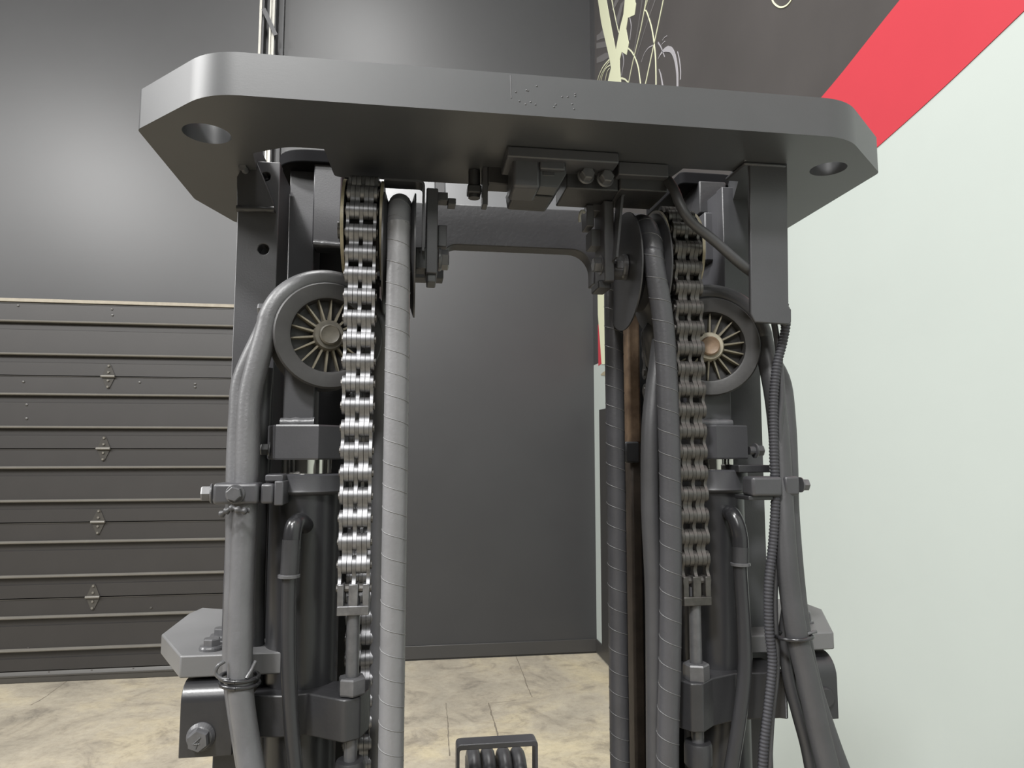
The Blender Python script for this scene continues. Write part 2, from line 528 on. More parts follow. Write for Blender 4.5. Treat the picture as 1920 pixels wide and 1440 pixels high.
# ------------------------------------------------------------------ mural on the right wall
mural = empty('wall_mural', (XR, 3.5, H), 'mural of a red stripe and cream strokes on a charcoal field above the white wall', 'mural')
def decal(name, yz, mat, lvl, label=None, smooth=True):
    # flat painted area on the right wall; lvl: paint layer
    return mk(name, add_prism(BM(), yz, 'x', XR - 0.0006 - 0.0008 * lvl, XR), mat, mural, label=label)
def wz(px, py):
    p = PX(px, py, XR)
    return (p.y, p.z)
def sp2(pts, per=6):
    return [(v.x, v.y) for v in spline([Vector((a, b, 0)) for a, b in pts], per)]
upper = [(-1.0, H + 2.02), (0.6, H + 1.64), (1.82, H + 1.366), (2.23, H + 1.275), (2.86, H + 1.175), (4.0, H + 1.06), (5.303, H + 0.985)]
lower = [(5.303, H + 0.66), (4.0, H + 0.74), (2.9, H + 0.835), (1.942, H + 0.962), (1.41, H + 1.06), (0.6, H + 1.24), (-1.0, H + 1.60)]
up_s, lo_s = sp2(upper), sp2(lower)
decal('charcoal_field', up_s + [(5.303, 6.0), (-1.0, 6.0)], M_mural, 1, 'charcoal painted upper wall')
decal('red_stripe', up_s + lo_s, M_red, 2, 'broad red diagonal stripe')
decal('corner_strip', [(5.303, H + 0.682), (5.45, H + 0.682), (5.45, 6.0), (5.303, 6.0)], M_wall, 1, 'dark wall paint wrapped round the corner')
def stroke(name, pts, w0, w1, mat, lvl, label=None):
    # tapering line drawn through points given where they stand on the wall; widths in metres along the wall
    c = sp2([wz(*p) for p in pts], 8)
    n = len(c)
    a, b = [], []
    for i, p in enumerate(c):
        q0, q1 = c[max(i - 1, 0)], c[min(i + 1, n - 1)]
        t = Vector((q1[0] - q0[0], q1[1] - q0[1])).normalized()
        s = i / (n - 1)
        ww = (w0 * (1 - s) + w1 * s) * 0.27
        a.append((p[0] - t.y * ww, p[1] + t.x * ww)); b.append((p[0] + t.y * ww, p[1] - t.x * ww))
    return decal(name, a + b[::-1], mat, lvl, label)
def shape(name, pts, mat, lvl, label=None):
    return decal(name, [wz(*p) for p in pts], mat, lvl, label)
def k4(x, y):         # close-up coordinates of the wall lettering
    return (1100 + x / 8.47, y / 8.47)
# grey feather strokes behind the letter
shape('grey_feather', [k4(165, 560), k4(215, 530), k4(275, 440), k4(300, 600), k4(220, 625), k4(165, 650)], M_ghost, 3)
shape('grey_feather', [k4(160, 685), k4(230, 668), k4(310, 655), k4(325, 745), k4(240, 760), k4(160, 775)], M_ghost, 3)
shape('grey_feather', [k4(165, 920), k4(230, 880), k4(300, 840), k4(345, 835), k4(355, 915), k4(270, 970), k4(165, 1005)], M_ghost, 3)
shape('grey_feather', [k4(460, 0), k4(520, 0), k4(440, 150), k4(400, 170)], M_ghost, 3)
shape('grey_feather', [k4(545, 60), k4(610, 0), k4(560, 180), k4(500, 420), k4(470, 330)], M_ghost, 3)
stroke('grey_line', [k4(885, -120), k4(885, 0), k4(830, 380), k4(750, 860)], 0.03, 0.02, M_ghost, 3)
stroke('grey_line', [k4(1130, -100), k4(1095, 0), k4(960, 380), k4(780, 960)], 0.04, 0.015, M_ghost, 3)
stroke('grey_line', [k4(1045, -80), k4(1015, 0), k4(960, 180), k4(900, 380)], 0.015, 0.005, M_ghost, 3)
# the tall cream letter
shape('cream_letter', [k4(150, -120), k4(290, -120), k4(320, 0), k4(395, 420), k4(468, 800), k4(540, 420), k4(590, 230), k4(612, 0), k4(612, -120), k4(770, -120),
                       k4(775, 25), k4(790, 60), k4(765, 238), k4(660, 285), k4(632, 460), k4(675, 690), k4(640, 872), k4(565, 825), k4(530, 950), k4(530, 1050),
                       k4(550, 1300), k4(546, 1500), k4(470, 1500), k4(445, 1280), k4(438, 1500), k4(330, 1500), k4(340, 1300), k4(392, 1080), k4(375, 960), k4(240, 370), k4(185, 0)], M_cream, 4, 'cream brush lettering')
cr = [(1121.5, 548), (1133, 540), (1146, 560), (1146, 683), (1129, 683), (1126, 640), (1122, 590)]
shape('cream_letter', cr, M_cream, 5)
stroke('pale_line', [k4(395, -60), k4(405, 0), k4(455, 260), k4(515, 520)], 0.02, 0.012, M_cream, 5)
stroke('pale_line', [k4(600, 0), k4(545, 250), k4(495, 480)], 0.008, 0.008, M_ghost, 4)
stroke('pale_line', [k4(960, -60), k4(945, 30), k4(860, 480), k4(745, 960), k4(670, 1320)], 0.016, 0.014, M_cream, 5)
stroke('pale_line', [k4(985, -60), k4(965, 30), k4(930, 160), k4(960, 190), k4(1040, 450), k4(1090, 800), k4(1105, 1100), k4(1108, 1420)], 0.010, 0.022, M_cream, 5)
stroke('pale_line', [k4(1240, -80), k4(1225, 0), k4(1150, 360), k4(1060, 780), k4(935, 1360)], 0.018, 0.022, M_cream, 5)
stroke('pale_line', [k4(665, 765), k4(740, 850), k4(820, 1050), k4(865, 1360)], 0.016, 0.02, M_cream, 5)
stroke('pale_line', [k4(555, 1240), k4(620, 1265), k4(690, 1340)], 0.024, 0.012, M_cream, 5)
stroke('pale_line', [k4(690, 280), k4(712, 420), k4(690, 640)], 0.012, 0.008, M_pale, 4)
stroke('pale_line', [k4(575, 840), k4(592, 980), k4(560, 1200)], 0.012, 0.008, M_pale, 4)
stroke('pale_line', [k4(362, 950), k4(270, 1060), k4(210, 1180), k4(172, 1300)], 0.022, 0.014, M_cream, 5)
stroke('pale_line', [k4(360, 985), k4(290, 1090), k4(235, 1200), k4(200, 1310)], 0.012, 0.01, M_cream, 5)
stroke('pale_line', [k4(375, 1035), k4(310, 1090), k4(260, 1190), k4(228, 1310)], 0.016, 0.01, M_cream, 5)
stroke('pale_line', [k4(368, 1085), k4(330, 1150), k4(290, 1310)], 0.012, 0.01, M_cream, 5)
stroke('grey_curve', [k4(1055, 722), k4(985, 765), k4(920, 860), k4(875, 985)], 0.014, 0.006, M_pale, 4)
stroke('grey_curve', [k4(1140, 675), k4(1190, 760), k4(1245, 905)], 0.016, 0.008, M_pale, 4)
stroke('grey_curve', [k4(1140, 940), k4(1190, 850), k4(1245, 795), k4(1300, 775)], 0.006, 0.060, M_pale, 4)
stroke('grey_curve', [k4(1290, 776), k4(1355, 800), k4(1410, 920), k4(1445, 1150), k4(1450, 1420)], 0.060, 0.034, M_pale, 5)
stroke('grey_curve', [k4(1450, 820), k4(1480, 960), k4(1498, 1130), k4(1495, 1265)], 0.008, 0.014, M_pale, 4)
stroke('grey_curve', [k4(1155, 1100), k4(1185, 1200), k4(1215, 1380)], 0.008, 0.030, M_pale, 4)
stroke('grey_curve', [k4(1280, 570), k4(1240, 600), k4(1212, 640)], 0.008, 0.006, M_pale, 4)
stroke('grey_curve', [k4(1250, 655), k4(1215, 690), k4(1195, 720)], 0.008, 0.006, M_pale, 4)
stroke('cream_swirl', [(1447, -14), (1450, 2), (1458, 11), (1466, 13.5), (1475, 11), (1483, 3), (1490, -10)], 0.010, 0.012, M_cream, 5, 'cream swirl end')
stroke('tan_dart', [(1127.5, 703), (1131, 701), (1136, 700)], 0.01, 0.07, M_tan, 5)
# dark door leaf in the right wall, only its edge shows
d2 = empty('door_2', (XR, 4.8, 0), kind='structure')
dz = P(1127, 766, 5.2).z
mk('door_leaf', add_box(BM(), XR - 0.02, XR, 4.35, 5.235, bt + 0.002, H + 0.31), M_blackdoor, d2, bevel=0.004)
mk('door_handle', add_cyl(BM(), (XR - 0.06, 4.42, 1.02), (XR - 0.06, 4.54, 1.02), 0.009, 12), M_galv, d2, smooth=40)
mk('handle_rose', add_cyl(BM(), (XR - 0.06, 4.43, 1.02), (XR - 0.02, 4.43, 1.02), 0.008, 12), M_galv, d2, smooth=40)

# ================================================================== the forklift mast
mast = empty('forklift_mast', (0.153, 1.0, 0.0), 'black and grey forklift mast with thick top plate, hoses, leaf chains and twin cylinders', 'forklift mast')
ZP, TP = H + 0.378, 0.0485
R3 = lambda v: (v.x, v.y)

# --- thick top plate with two lifting holes and a notched back edge
g = lambda x, y: R3(PZ(x, y, ZP))
cf = 0.153
fl, fr = g(386, 171), g(1604, 250)
outline = [fl, fr, g(1648.5, 324), (0.635, 1.084), (0.60, 1.19), (0.515, 1.235), (0.51, 1.05), g(1386, 334), g(1376, 321), (0.36, 0.868), (0.345, 0.965), (-0.108, 0.965), (-0.112, 0.875),
           g(540, 275), g(474, 287), (-0.216, 1.0), (-0.216, 1.235), (-0.293, 1.187), (-0.327, 1.084), g(257.5, 243)]
outline[0] = (outline[0][0], 0.75); outline[1] = (outline[1][0], 0.75)
rad = [0.085, 0.085, 0.016, 0.015, 0.015, 0, 0.0, 0.0, 0.02, 0, 0.01, 0.01, 0, 0.05, 0.01, 0, 0, 0.01, 0.015, 0.016]
out_f = fillet(outline, rad, 10)
h1 = PZ(388, 251, ZP); h2 = PZ(1553, 317, ZP)
plate = mk('top_plate', add_prism(BM(), out_f, 'z', ZP, ZP + TP, holes=[circle2(h1.x, h1.y, 0.0275, 32), circle2(h2.x, h2.y, 0.0235, 32)]), M_plate, mast, bevel=0.0028, seg=3)

# fine ridge and drips in the paint of the front edge
pa, pb = P(957, 141, 0.75), P(959, 184, 0.75)
mk('paint_ridge', add_tube(BM(), [pa, pa.lerp(pb, 0.5), pb], 0.0007, 6), M_plate, plate, smooth=80)
for k in range(16):
    q = P(964 + 120 * random.random(), 160 + 45 * random.random(), 0.75)
    mk('paint_drip', add_lathe(BM(), q + Vector((0, 0.0002, 0)), (0, -1, 0), [(0.0014, 0), (0.001, 0.0006), (0.0003, 0.0009)], 8), M_plate, plate, smooth=80)
# --- rails
def X(px, py, Y): return P(px, py, Y).x
def Z(px, py, Y): return P(px, py, Y).z
def pbox(name, x0, y0, x1, y1, Y, dep, mat, parent=mast, bevel=0.002, label=None, seg=2, floorz=None):
    ym, xm = (y0 + y1) / 2, (x0 + x1) / 2
    z0 = Z(xm, y1, Y) if floorz is None else floorz
    return mk(name, add_box(BM(), X(x0, ym, Y), X(x1, ym, Y), Y, Y + dep, z0, Z(xm, y0, Y)), mat, parent, bevel=bevel, seg=seg, label=label)
YR = 0.97
xl0, xl1 = X(443, 450, YR), X(521, 450, YR)
ztl = Z(500, 303, YR)
hA, hB = P(498, 331, YR), P(494, 467, YR)
rl = mk('outer_rail', add_prism(BM(), [(xl0, 0), (xl1, 0), (xl1, ztl), (xl0, ztl)], 'y', YR, YR + 0.022, holes=[circle2(hA.x, hA.z, 0.0065, 16), circle2(hB.x, hB.z, 0.0075, 16)]), M_paint, mast, bevel=0.0012)
mk('rail_web', add_box(BM(), xl1 - 0.020, xl1 - 0.001, YR + 0.022, YR + 0.085, 0, ztl - 0.002), M_paint, rl)
mk('hole_backing', add_box(BM(), xl0 + 0.012, xl1 - 0.021, YR + 0.03, YR + 0.034, hB.z - 0.05, hA.z + 0.02), M_dark, rl)
mk('weld_bead', add_tube(BM(), [PZ(454 + 1.6 * k, 312 + 2.0 * k, ZP - 0.002) for k in range(8)], lambda i: 0.004 + 0.0012 * random.random(), 8), M_weld, rl, smooth=80)
gv = [P(x, y, YR - 0.014) for x, y in ((444, 331), (452, 318), (482, 303), (499, 345), (510, 372), (515, 394), (444, 392))]
mk('underside_standin', add_prism(BM(), [(q.x, q.z) for q in gv], 'y', YR - 0.014, YR - 0.0005), M_dark, mast, bevel=0.001)  # added dark plate standing in for the shaded underside of the top plate
a, b = P(444, 391, YR - 0.012), P(514, 393, YR - 0.012)
mk('weld_bead', add_tube(BM(), [a.lerp(b, k / 11) for k in range(12)], lambda i: 0.0035 + 0.0015 * random.random(), 8), M_dark, mast, smooth=80)
xi0, xi1 = X(540, 470, 1.065), X(588, 470, 1.065)
mk('inner_rail', add_box(BM(), xi0, xi1, 1.065, 1.14, 0, H + 0.424), M_paint, mast, bevel=0.0015)
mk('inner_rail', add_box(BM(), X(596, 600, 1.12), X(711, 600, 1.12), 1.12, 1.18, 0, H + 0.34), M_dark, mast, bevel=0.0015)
# right
xr0, xr1 = X(1362, 640, YR), X(1427, 735, YR)
rr = mk('outer_rail', add_box(BM(), xr0, xr1, YR, YR + 0.02, 0, Z(1390, 352, YR)), M_paint, mast, bevel=0.0012)
mk('rail_web', add_box(BM(), xr0 + 0.001, xr0 + 0.02, YR + 0.02, YR + 0.085, 0, Z(1390, 354, YR)), M_paint, rr)
mk('inner_rail', add_box(BM(), X(1300, 600, 1.065), X(1362, 600, 1.065) - 0.001, 1.065, 1.14, 0, H + 0.424), M_paint, mast, bevel=0.0015)
zru = Z(1185, 832, 1.10)
wr = mk('inner_rail', add_box(BM(), X(1180, 700, 1.101), X(1200, 700, 1.101), 1.101, 1.14, 0, H + 0.34), M_oldrust, mast, bevel=0.004, label='dark brown worn inner rail')
mk('worn_face', add_box(BM(), X(1178, 700, 1.10), X(1201, 700, 1.10), 1.0995, 1.141, zru, H + 0.345), M_rust, wr, bevel=0.004, label='rust-brown worn upper face')
pbox('rail_roller_block', 1172, 828, 1199, 868, 1.085, 0.02, M_plastic, bevel=0.003)
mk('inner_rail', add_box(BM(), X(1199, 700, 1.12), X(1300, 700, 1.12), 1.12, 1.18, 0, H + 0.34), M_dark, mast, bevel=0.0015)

# --- rounded cap plates on top of the inner rails, behind the notches
za, zb = H + 0.424, H + 0.444
tl = P(531, 325, 1.11).x; trr = P(1380, 360, 1.09).x
for x0, x1, rd in ((tl, X(655, 340, 1.0), [0.085, 0.01, 0.01, 0.01]), (X(1290, 340, 1.0), trr, [0.01, 0.085, 0.01, 0.01])):
    mk('rail_cap', add_prism(BM(), fillet([(x0, 1.03), (x1, 1.03), (x1, 1.2), (x0, 1.2)], rd, 12), 'z', za, zb), M_cap_shade, mast, bevel=0.002)
pbox('rail_pad', 587, 300, 640, 458, 1.038, 0.05, M_paint, bevel=0.002)
bm = BM()
a, b = P(588, 456, 1.038), P(638, 460, 1.038)
mk('weld_bead', add_tube(bm, [a.lerp(b, k / 9) for k in range(10)], lambda i: 0.0045 + 0.0015 * random.random(), 8), M_weld, mast, smooth=80)
pbox('rail_pad', 1312, 340, 1362, 400, 1.025, 0.06, M_dark, bevel=0.002)
pbox('rail_pad', 1322, 398, 1345, 488, 1.01, 0.05, M_paint, bevel=0.002)

# --- rear cross member with an arched underside and sloping bright top
YC = 1.07
xb0, xb1 = X(690, 420, YC), X(1210, 420, YC)
zB = Z(960, 463, YC); zS = Z(960, 388, YC); zT = Z(960, 338, YC + 0.035)
# arch seen from the front
xa0, xa1 = X(832, 470, YC), X(1112, 480, YC)
arch = [(xb0, zS), (xb0, zB - 0.14), (xa0, zB - 0.14)] 
def arc(cx, cz, r, a0, a1, n=8):
    return [(cx + r * cos(radians(a0 + (a1 - a0) * k / n)), cz + r * sin(radians(a0 + (a1 - a0) * k / n))) for k in range(n + 1)]
ra, rb = 0.02, 0.035
prof = [(xb0, zS), (xb0, zB - 0.055), (xa0, zB - 0.055)] + arc(xa0 + ra, zB - ra, ra, 180, 90) + arc(xa1 - rb, zB - rb, rb, 90, 0) + [(xa1, zB - 0.055), (xb1, zB - 0.055), (xb1, zS)]
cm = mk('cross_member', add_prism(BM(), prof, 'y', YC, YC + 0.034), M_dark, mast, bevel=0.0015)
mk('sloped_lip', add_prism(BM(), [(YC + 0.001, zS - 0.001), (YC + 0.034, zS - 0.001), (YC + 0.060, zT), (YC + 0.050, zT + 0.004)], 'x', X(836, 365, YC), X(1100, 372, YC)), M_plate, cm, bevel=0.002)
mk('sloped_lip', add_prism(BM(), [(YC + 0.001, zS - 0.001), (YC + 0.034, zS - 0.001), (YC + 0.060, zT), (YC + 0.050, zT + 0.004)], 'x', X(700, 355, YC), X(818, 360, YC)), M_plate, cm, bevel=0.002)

# ------------------------------------------------------------------ leaf chains
PITCH_C = 0.0273
def link_profile(p, D, n=8):
    R = D / 2
    lowr = [(R * cos(radians(a)), R * sin(radians(a))) for a in range(126, 415, 24)]
    upr = [(R * cos(radians(a)), p + R * sin(radians(a))) for a in range(-54, 235, 24)]
    return lowr + [(R * 0.38, p / 2)] + upr + [(-R * 0.38, p / 2)]
def link_mesh(kind, mat):
    bm = BM()
    pr = link_profile(PITCH_C, 0.0212)
    if kind == 'A':
        cols = [(-0.0186, -0.0148), (-0.0022, 0.0022), (0.0148, 0.0186)]
    else:
        cols = [(-0.0144, -0.0088), (-0.0082, -0.0026), (0.0026, 0.0082), (0.0088, 0.0144)]
    for a, b in cols:
        add_prism(bm, pr, 'x', a, b)
    bmesh.ops.recalc_face_normals(bm, faces=bm.faces[:])
    me = bpy.data.meshes.new('chain_link')
    bm.to_mesh(me); bm.free()
    for p in me.polygons: p.use_smooth = True
    me.set_sharp_from_angle(angle=radians(50))
    me.materials.append(mat)
    return me
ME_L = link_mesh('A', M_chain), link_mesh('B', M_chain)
ME_R = link_mesh('A', M_chain_shaded), link_mesh('B', M_chain_shaded)
bm = BM(); add_cyl(bm, (-0.0205, 0, 0), (0.0205, 0, 0), 0.0052, 10)
ME_PIN = bpy.data.meshes.new('chain_pin'); bm.to_mesh(ME_PIN); bm.free(); ME_PIN.materials.append(M_pin)

def leaf_chain(x, yf, z_low, z_top, rc, z_rear, meshes, cmat):
    yc, zc = yf + rc, z_top - rc
    path = [Vector((x, yf, z_low)), Vector((x, yf, zc))]
    for k in range(1, 25):
        a = pi - pi * k / 24
        path.append(Vector((x, yc + rc * cos(a), zc + rc * sin(a))))
    path.append(Vector((x, yf + 2 * rc, z_rear)))
    pts = resample(path, PITCH_C)
    # the first mesh part of the chain is its fork end at the anchor
    bm = BM()
    zt = z_low + 0.006
    for a, b in ((-0.0186, -0.0110), (-0.0055, 0.0055), (0.0110, 0.0186)):
        add_box(bm, x + a, x + b, yf - 0.0105, yf + 0.0105, z_low - 0.020, zt)
    add_box(bm, x - 0.0186, x + 0.0186, yf - 0.0115, yf + 0.0115, z_low - 0.030, z_low - 0.019)
    ch = mk('leaf_chain', bm, cmat, mast, bevel=0.001)
    base = wloc(ch)
    for i in range(len(pts) - 1):
        d = pts[i + 1] - pts[i]
        ang = atan2(-d.y, d.z)
        o = bpy.data.objects.new('chain_link', meshes[i % 2])
        o.parent = ch; o.location = pts[i] - base; o.rotation_euler = (ang, 0, 0)
        COL.objects.link(o)
        o = bpy.data.objects.new('chain_pin', ME_PIN)
        o.parent = ch; o.location = pts[i] - base
        COL.objects.link(o)
    return ch, yc, zc
YCH = 0.875
def chain_set(xpx_top, y_top, y_end, ynut, side):
    x = X(xpx_top, 700, YCH)
    z_top = Z(xpx_top, y_top, YCH + 0.04)
    z_end = Z(xpx_top, y_end, YCH)
    ch, yc, zc = leaf_chain(x, YCH, z_end, z_top, 0.062, 0.35, ME_L if side < 0 else ME_R, M_chain if side < 0 else M_chain_shaded)
    # roller the chain runs over, with thin flanges
    rr_ = 0.062 - 0.0106
    add = BM()
    add_lathe(add, (x - 0.026, yc, zc), (1, 0, 0), [(0.012, 0), (rr_ + 0.014, 0.0), (rr_ + 0.014, 0.004), (rr_, 0.006), (rr_, 0.046), (rr_ + 0.014, 0.048), (rr_ + 0.014, 0.052), (0.012, 0.052)], 40)
    pl = mk('chain_roller', add, M_dark, mast, smooth=40)
    for xo in (-0.0262, 0.0222):
        b2 = BM(); add_lathe(b2, (x + xo, yc, zc), (1, 0, 0), [(rr_ + 0.0105, 0), (rr_ + 0.0145, 0.0), (rr_ + 0.0145, 0.004), (rr_ + 0.0105, 0.004), (rr_ + 0.0105, 0)], 40)
        mk('flange_rim', b2, M_tan, pl, smooth=40)
    mk('roller_axle', add_cyl(BM(), (x - 0.035, yc, zc), (x + 0.035, yc, zc), 0.012, 20), M_bolt, pl, smooth=40)
    return x, ch
xcl, chl = chain_set(672, 337, 1102, 1285, -1)
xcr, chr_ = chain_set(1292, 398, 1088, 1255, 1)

# anchor rods
def anchor(x, pr, pnut):
    # pr: pixel top of rod, nut top/bottom
    zt_, zn1, zn0 = Z(pr[0], pr[1], YCH), Z(pr[0], pnut[0], YCH), Z(pr[0], pnut[1], YCH)
    r = mk('anchor_rod', add_cyl(BM(), (x, YCH, zn0 - 0.12), (x, YCH, zt_ + 0.01), 0.0078, 20), M_bolt, mast, smooth=40)
    bm = BM(); add_lathe(bm, (x, YCH, zn0), (0, 0, 1), [(0.0155, 0), (0.0165, 0.002), (0.0165, zn1 - zn0 - 0.002), (0.0150, zn1 - zn0)], 6, radians(20))
    mk('anchor_nut', bm, M_bolt, r)
    bm = BM(); add_lathe(bm, (x, YCH, zn0 - 0.105), (0, 0, 1), [(0.014, 0), (0.0175, 0.004), (0.0175, 0.026), (0.016, 0.030)], 24)
    mk('lower_nut', bm, M_dark, r, smooth=35)
    return r
anchor(xcl, (661, 1135), (1268, 1300))
anchor(xcr, (1298, 1115), (1243, 1275))

# ------------------------------------------------------------------ lift cylinders
def lift_cylinder(xc, yc, r, y_cap_top, y_cap_bot, y_hex_top, y_hex_bot, pxc, post, side, rot):
    Yf = yc - r
    zc1, zc0 = Z(pxc, y_cap_top, Yf), Z(pxc, y_cap_bot, Yf)
    zh1, zh0 = Z(pxc, y_hex_top, Yf), Z(pxc, y_hex_bot, Yf)
    cyl = mk('lift_cylinder', add_lathe(BM(), (xc, yc, 0.12), (0, 0, 1), [(r, 0), (r, zc0 - 0.12)], 48), M_cyl, mast, smooth=40)
    bm = BM()
    rg = r * 1.12
    hh = zc1 - zc0
    add_lathe(bm, (xc, yc, zc0 - 0.001), (0, 0, 1), [(r * 1.0, -0.003), (rg, 0.0), (rg * 1.02, 0.002), (rg, 0.005), (rg, hh - 0.002), (rg - 0.003, hh), (r * 0.5, hh)], 48)
    mk('gland_cap', bm, M_paint, cyl, smooth=35)
    mk('piston_rod', add_cyl(BM(), (xc, yc, zc1 - 0.01), (xc, yc, zh0 + 0.005), r * 0.72, 36), M_chrome, cyl, smooth=40, label='chrome piston rod')
    bm = BM()
    hr = r * 1.20
    add_lathe(bm, (xc, yc, zh0), (0, 0, 1), [(hr * 0.98, 0), (hr, 0.002), (hr, zh1 - zh0 - 0.002), (hr * 0.98, zh1 - zh0)], 6, rot)
    mk('rod_end_nut', bm, M_paint, cyl)
    xp0, xp1 = X(post[0], 760, yc - 0.02), X(post[1], 760, yc - 0.02)
    zt_ = zh1 + 0.16
    ps = mk('rod_post', add_box(BM(), xp0, xp1, yc - 0.022, yc + 0.022, zh1 - 0.004, zt_), M_paint, cyl, bevel=0.002)
    q = [(xp0 - 0.002, yc - 0.024), (xp1 + 0.002, yc - 0.024), (xp1 + 0.002, yc + 0.024)]
    bm = BM()
    path = [Vector((a, b, zh1 + 0.003)) for a, b in q]
    path = resample([path[0], path[1]], 0.006) 
    add_tube(bm, path, lambda i: 0.0055 + 0.002 * random.random(), 8)
    mk('weld_bead', bm, M_weld, cyl, smooth=80)
    return cyl, zt_
YCY = 0.945
xcyl_l = X(566, 900, YCY - 0.04)
xcyl_r = X(1356, 900, YCY - 0.04)
lc, _ = lift_cylinder(xcyl_l, YCY, 0.0445, 888, 924, 796, 862, 560, (531, 590), -1, radians(8))
rc_, _ = lift_cylinder(xcyl_r, YCY, 0.0445, 880, 920, 797, 861, 1356, (1310, 1370), 1, radians(-16))
# set screws on the nuts
for px, py, sx in ((497, 843, -1), (1424, 845, 1)):
    p = P(px, py, YCY - 0.01)
    bm = BM(); 
    add_cyl(bm, (p.x - sx * 0.016, p.y, p.z), (p.x, p.y, p.z), 0.006, 12)
    add_hex(bm, (p.x - sx * 0.008, p.y, p.z), (sx, 0, 0), 0.014, 0.010, washer=0.0105, wt=0.003)
    mk('set_screw', bm, M_bolt, lc if sx < 0 else rc_)
# cylinder port elbows and thin return hoses
def port(cyl, elbow, ring, hose, collar, r_e, r_h, Yp):
    pth = spline([P(x, y, Yq) for x, y, Yq in elbow], 8)
    e = mk('port_elbow', add_tube(BM(), pth, r_e, 18), M_gloss, cyl, smooth=50)
    hp = [P(x, y, Yq) for x, y, Yq in hose]
    hp = spline(hp + tail(hp[-1], hp[-2]), 8)
    h = mk('return_hose', add_tube(BM(), hp, r_h, 14), M_cyl, mast, smooth=50)
    a, b = P(*collar[0]), P(*collar[1])
    mk('hose_ferrule', add_cyl(BM(), a, b, r_h * 1.22, 20), M_dark, h, smooth=40)
    c = P(*ring)
    bm = BM(); add_lathe(bm, c - Vector((0, 0, 0.003)), (0, 0, 1), [(r_h * 1.1, 0), (r_h * 1.45, 0.001), (r_h * 1.45, 0.004), (r_h * 1.1, 0.005)], 24)
    mk('ferrule_ring', bm, M_bolt, h, smooth=40)
    return h
port(lc, [(572, 985, 0.905), (562, 978, 0.885), (553, 984, 0.872), (549, 1000, 0.868), (547, 1030, 0.867)], (542, 1079, 0.865),
     [(546, 1030, 0.866), (543, 1080, 0.865), (541, 1180, 0.864), (543, 1290, 0.860), (548, 1380, 0.858), (556, 1470, 0.856)], ((547, 1012, 0.867), (543, 1078, 0.865)), 0.0105, 0.0088, 0.87)
port(rc_, [(1368, 962, 0.90), (1374, 966, 0.88), (1382, 985, 0.872), (1387, 1008, 0.870), (1388, 1030, 0.869)], (1388, 1057, 0.868),
     [(1388, 1030, 0.868), (1388, 1070, 0.867), (1395, 1180, 0.862), (1396, 1260, 0.858), (1386, 1350, 0.856), (1368, 1460, 0.855)], ((1388, 1026, 0.869), (1388, 1056, 0.868)), 0.0105, 0.0088, 0.87)

# ------------------------------------------------------------------ hose sheaves with spokes
def hose_sheave(px, py, Y, R, th, hubmat, boltmat):
    c = P(px, py, Y)
    n = Vector((sin(th), -cos(th), 0))           # face normal, towards the camera
    bm = BM()
    W = 0.055
    add_lathe(bm, c, -n, [(0.0005, 0.016), (R * 0.66, 0.016), (R * 0.70, 0.001), (R * 0.74, 0.0), (R * 0.97, 0.0), (R, 0.003), (R, 0.006), (R * 0.88, 0.013),
                          (R * 0.88, W - 0.013), (R, W - 0.006), (R, W), (0.0005, W)], 56)
    s = mk('hose_sheave', bm, M_sheave, mast, smooth=32)
    e1 = Vector((cos(th), sin(th), 0)); e2 = Vector((0, 0, 1))
    for k in range(18):
        a = 2 * pi * k / 18 + 0.12
        d = e1 * cos(a) + e2 * sin(a); t = -e1 * sin(a) + e2 * cos(a)
        bm = BM()
        pts = []
        for rr, hw, z0 in ((R * 0.27, 0.0022, 0.004), (R * 0.70, 0.0012, 0.006)):
            pts.append((c + d * rr + t * hw - n * 0.0165, c + d * rr - t * hw - n * 0.0165, c + d * rr - t * hw * 0.6 - n * z0, c + d * rr + t * hw * 0.6 - n * z0))
        add_rings(bm, pts)
        mk('spoke', bm, M_spoke, s)
    bm = BM()
    add_lathe(bm, c - n * 0.0165, n, [(R * 0.30, 0), (R * 0.285, 0.014), (R * 0.26, 0.017), (0.0005, 0.017)], 32)
    hb = mk('hub', bm, hubmat, s, smooth=35)
    bm = BM()
    add_lathe(bm, c + n * 0.0005, n, [(R * 0.195, -0.001), (R * 0.19, 0.004), (R * 0.165, 0.0055), (R * 0.14, 0.0045), (0.0005, 0.0045)], 28)
    mk('axle_bolt', bm, boltmat, s, smooth=35)
    return s, c, n, e1
SL, cL, nL, eL = hose_sheave(618, 628, 0.902, L(101, 618, 628, 0.902), radians(16), M_hub, M_hub)
SR, cR, nR, eR = hose_sheave(1331, 649, 0.902, L(94, 1331, 649, 0.902), radians(-14), M_hubpale, M_rust)
for s_, c_, n_ in ((SL, cL, nL), (SR, cR, nR)):
    mk('axle', add_cyl(BM(), c_ - n_ * 0.05, c_ - n_ * 0.13, 0.014, 20), M_dark, s_, smooth=40)
# axle bolt head poking past the left rail
p = P(484, 580, 0.94)
mk('rail_bolt', add_hex(BM(), (p.x + 0.012, p.y, p.z), (-1, 0, 0), 0.014, 0.012), M_bolt, mast)

# ------------------------------------------------------------------ big sleeved hoses
def hose(name, path, r, mat=M_rubber, n=18, seam=None, seammat=M_seam, sr=0.0008, phase=0.0, parent=mast, label=None):
    o = mk(name, add_tube(BM(), path, r, n), mat, parent, smooth=60, label=label)
    if seam:
        mk('spiral_seam', add_tube(BM(), helix(path, r - sr * 0.25, seam, 20, phase), sr, 5), seammat, o, smooth=80)
    return o
def pp(pts, per=8):
    q = [P(*v) for v in pts]
    if pts[-1][1] >= 1440:
        q += tail(q[-1], q[-2])
    return spline(q, per)
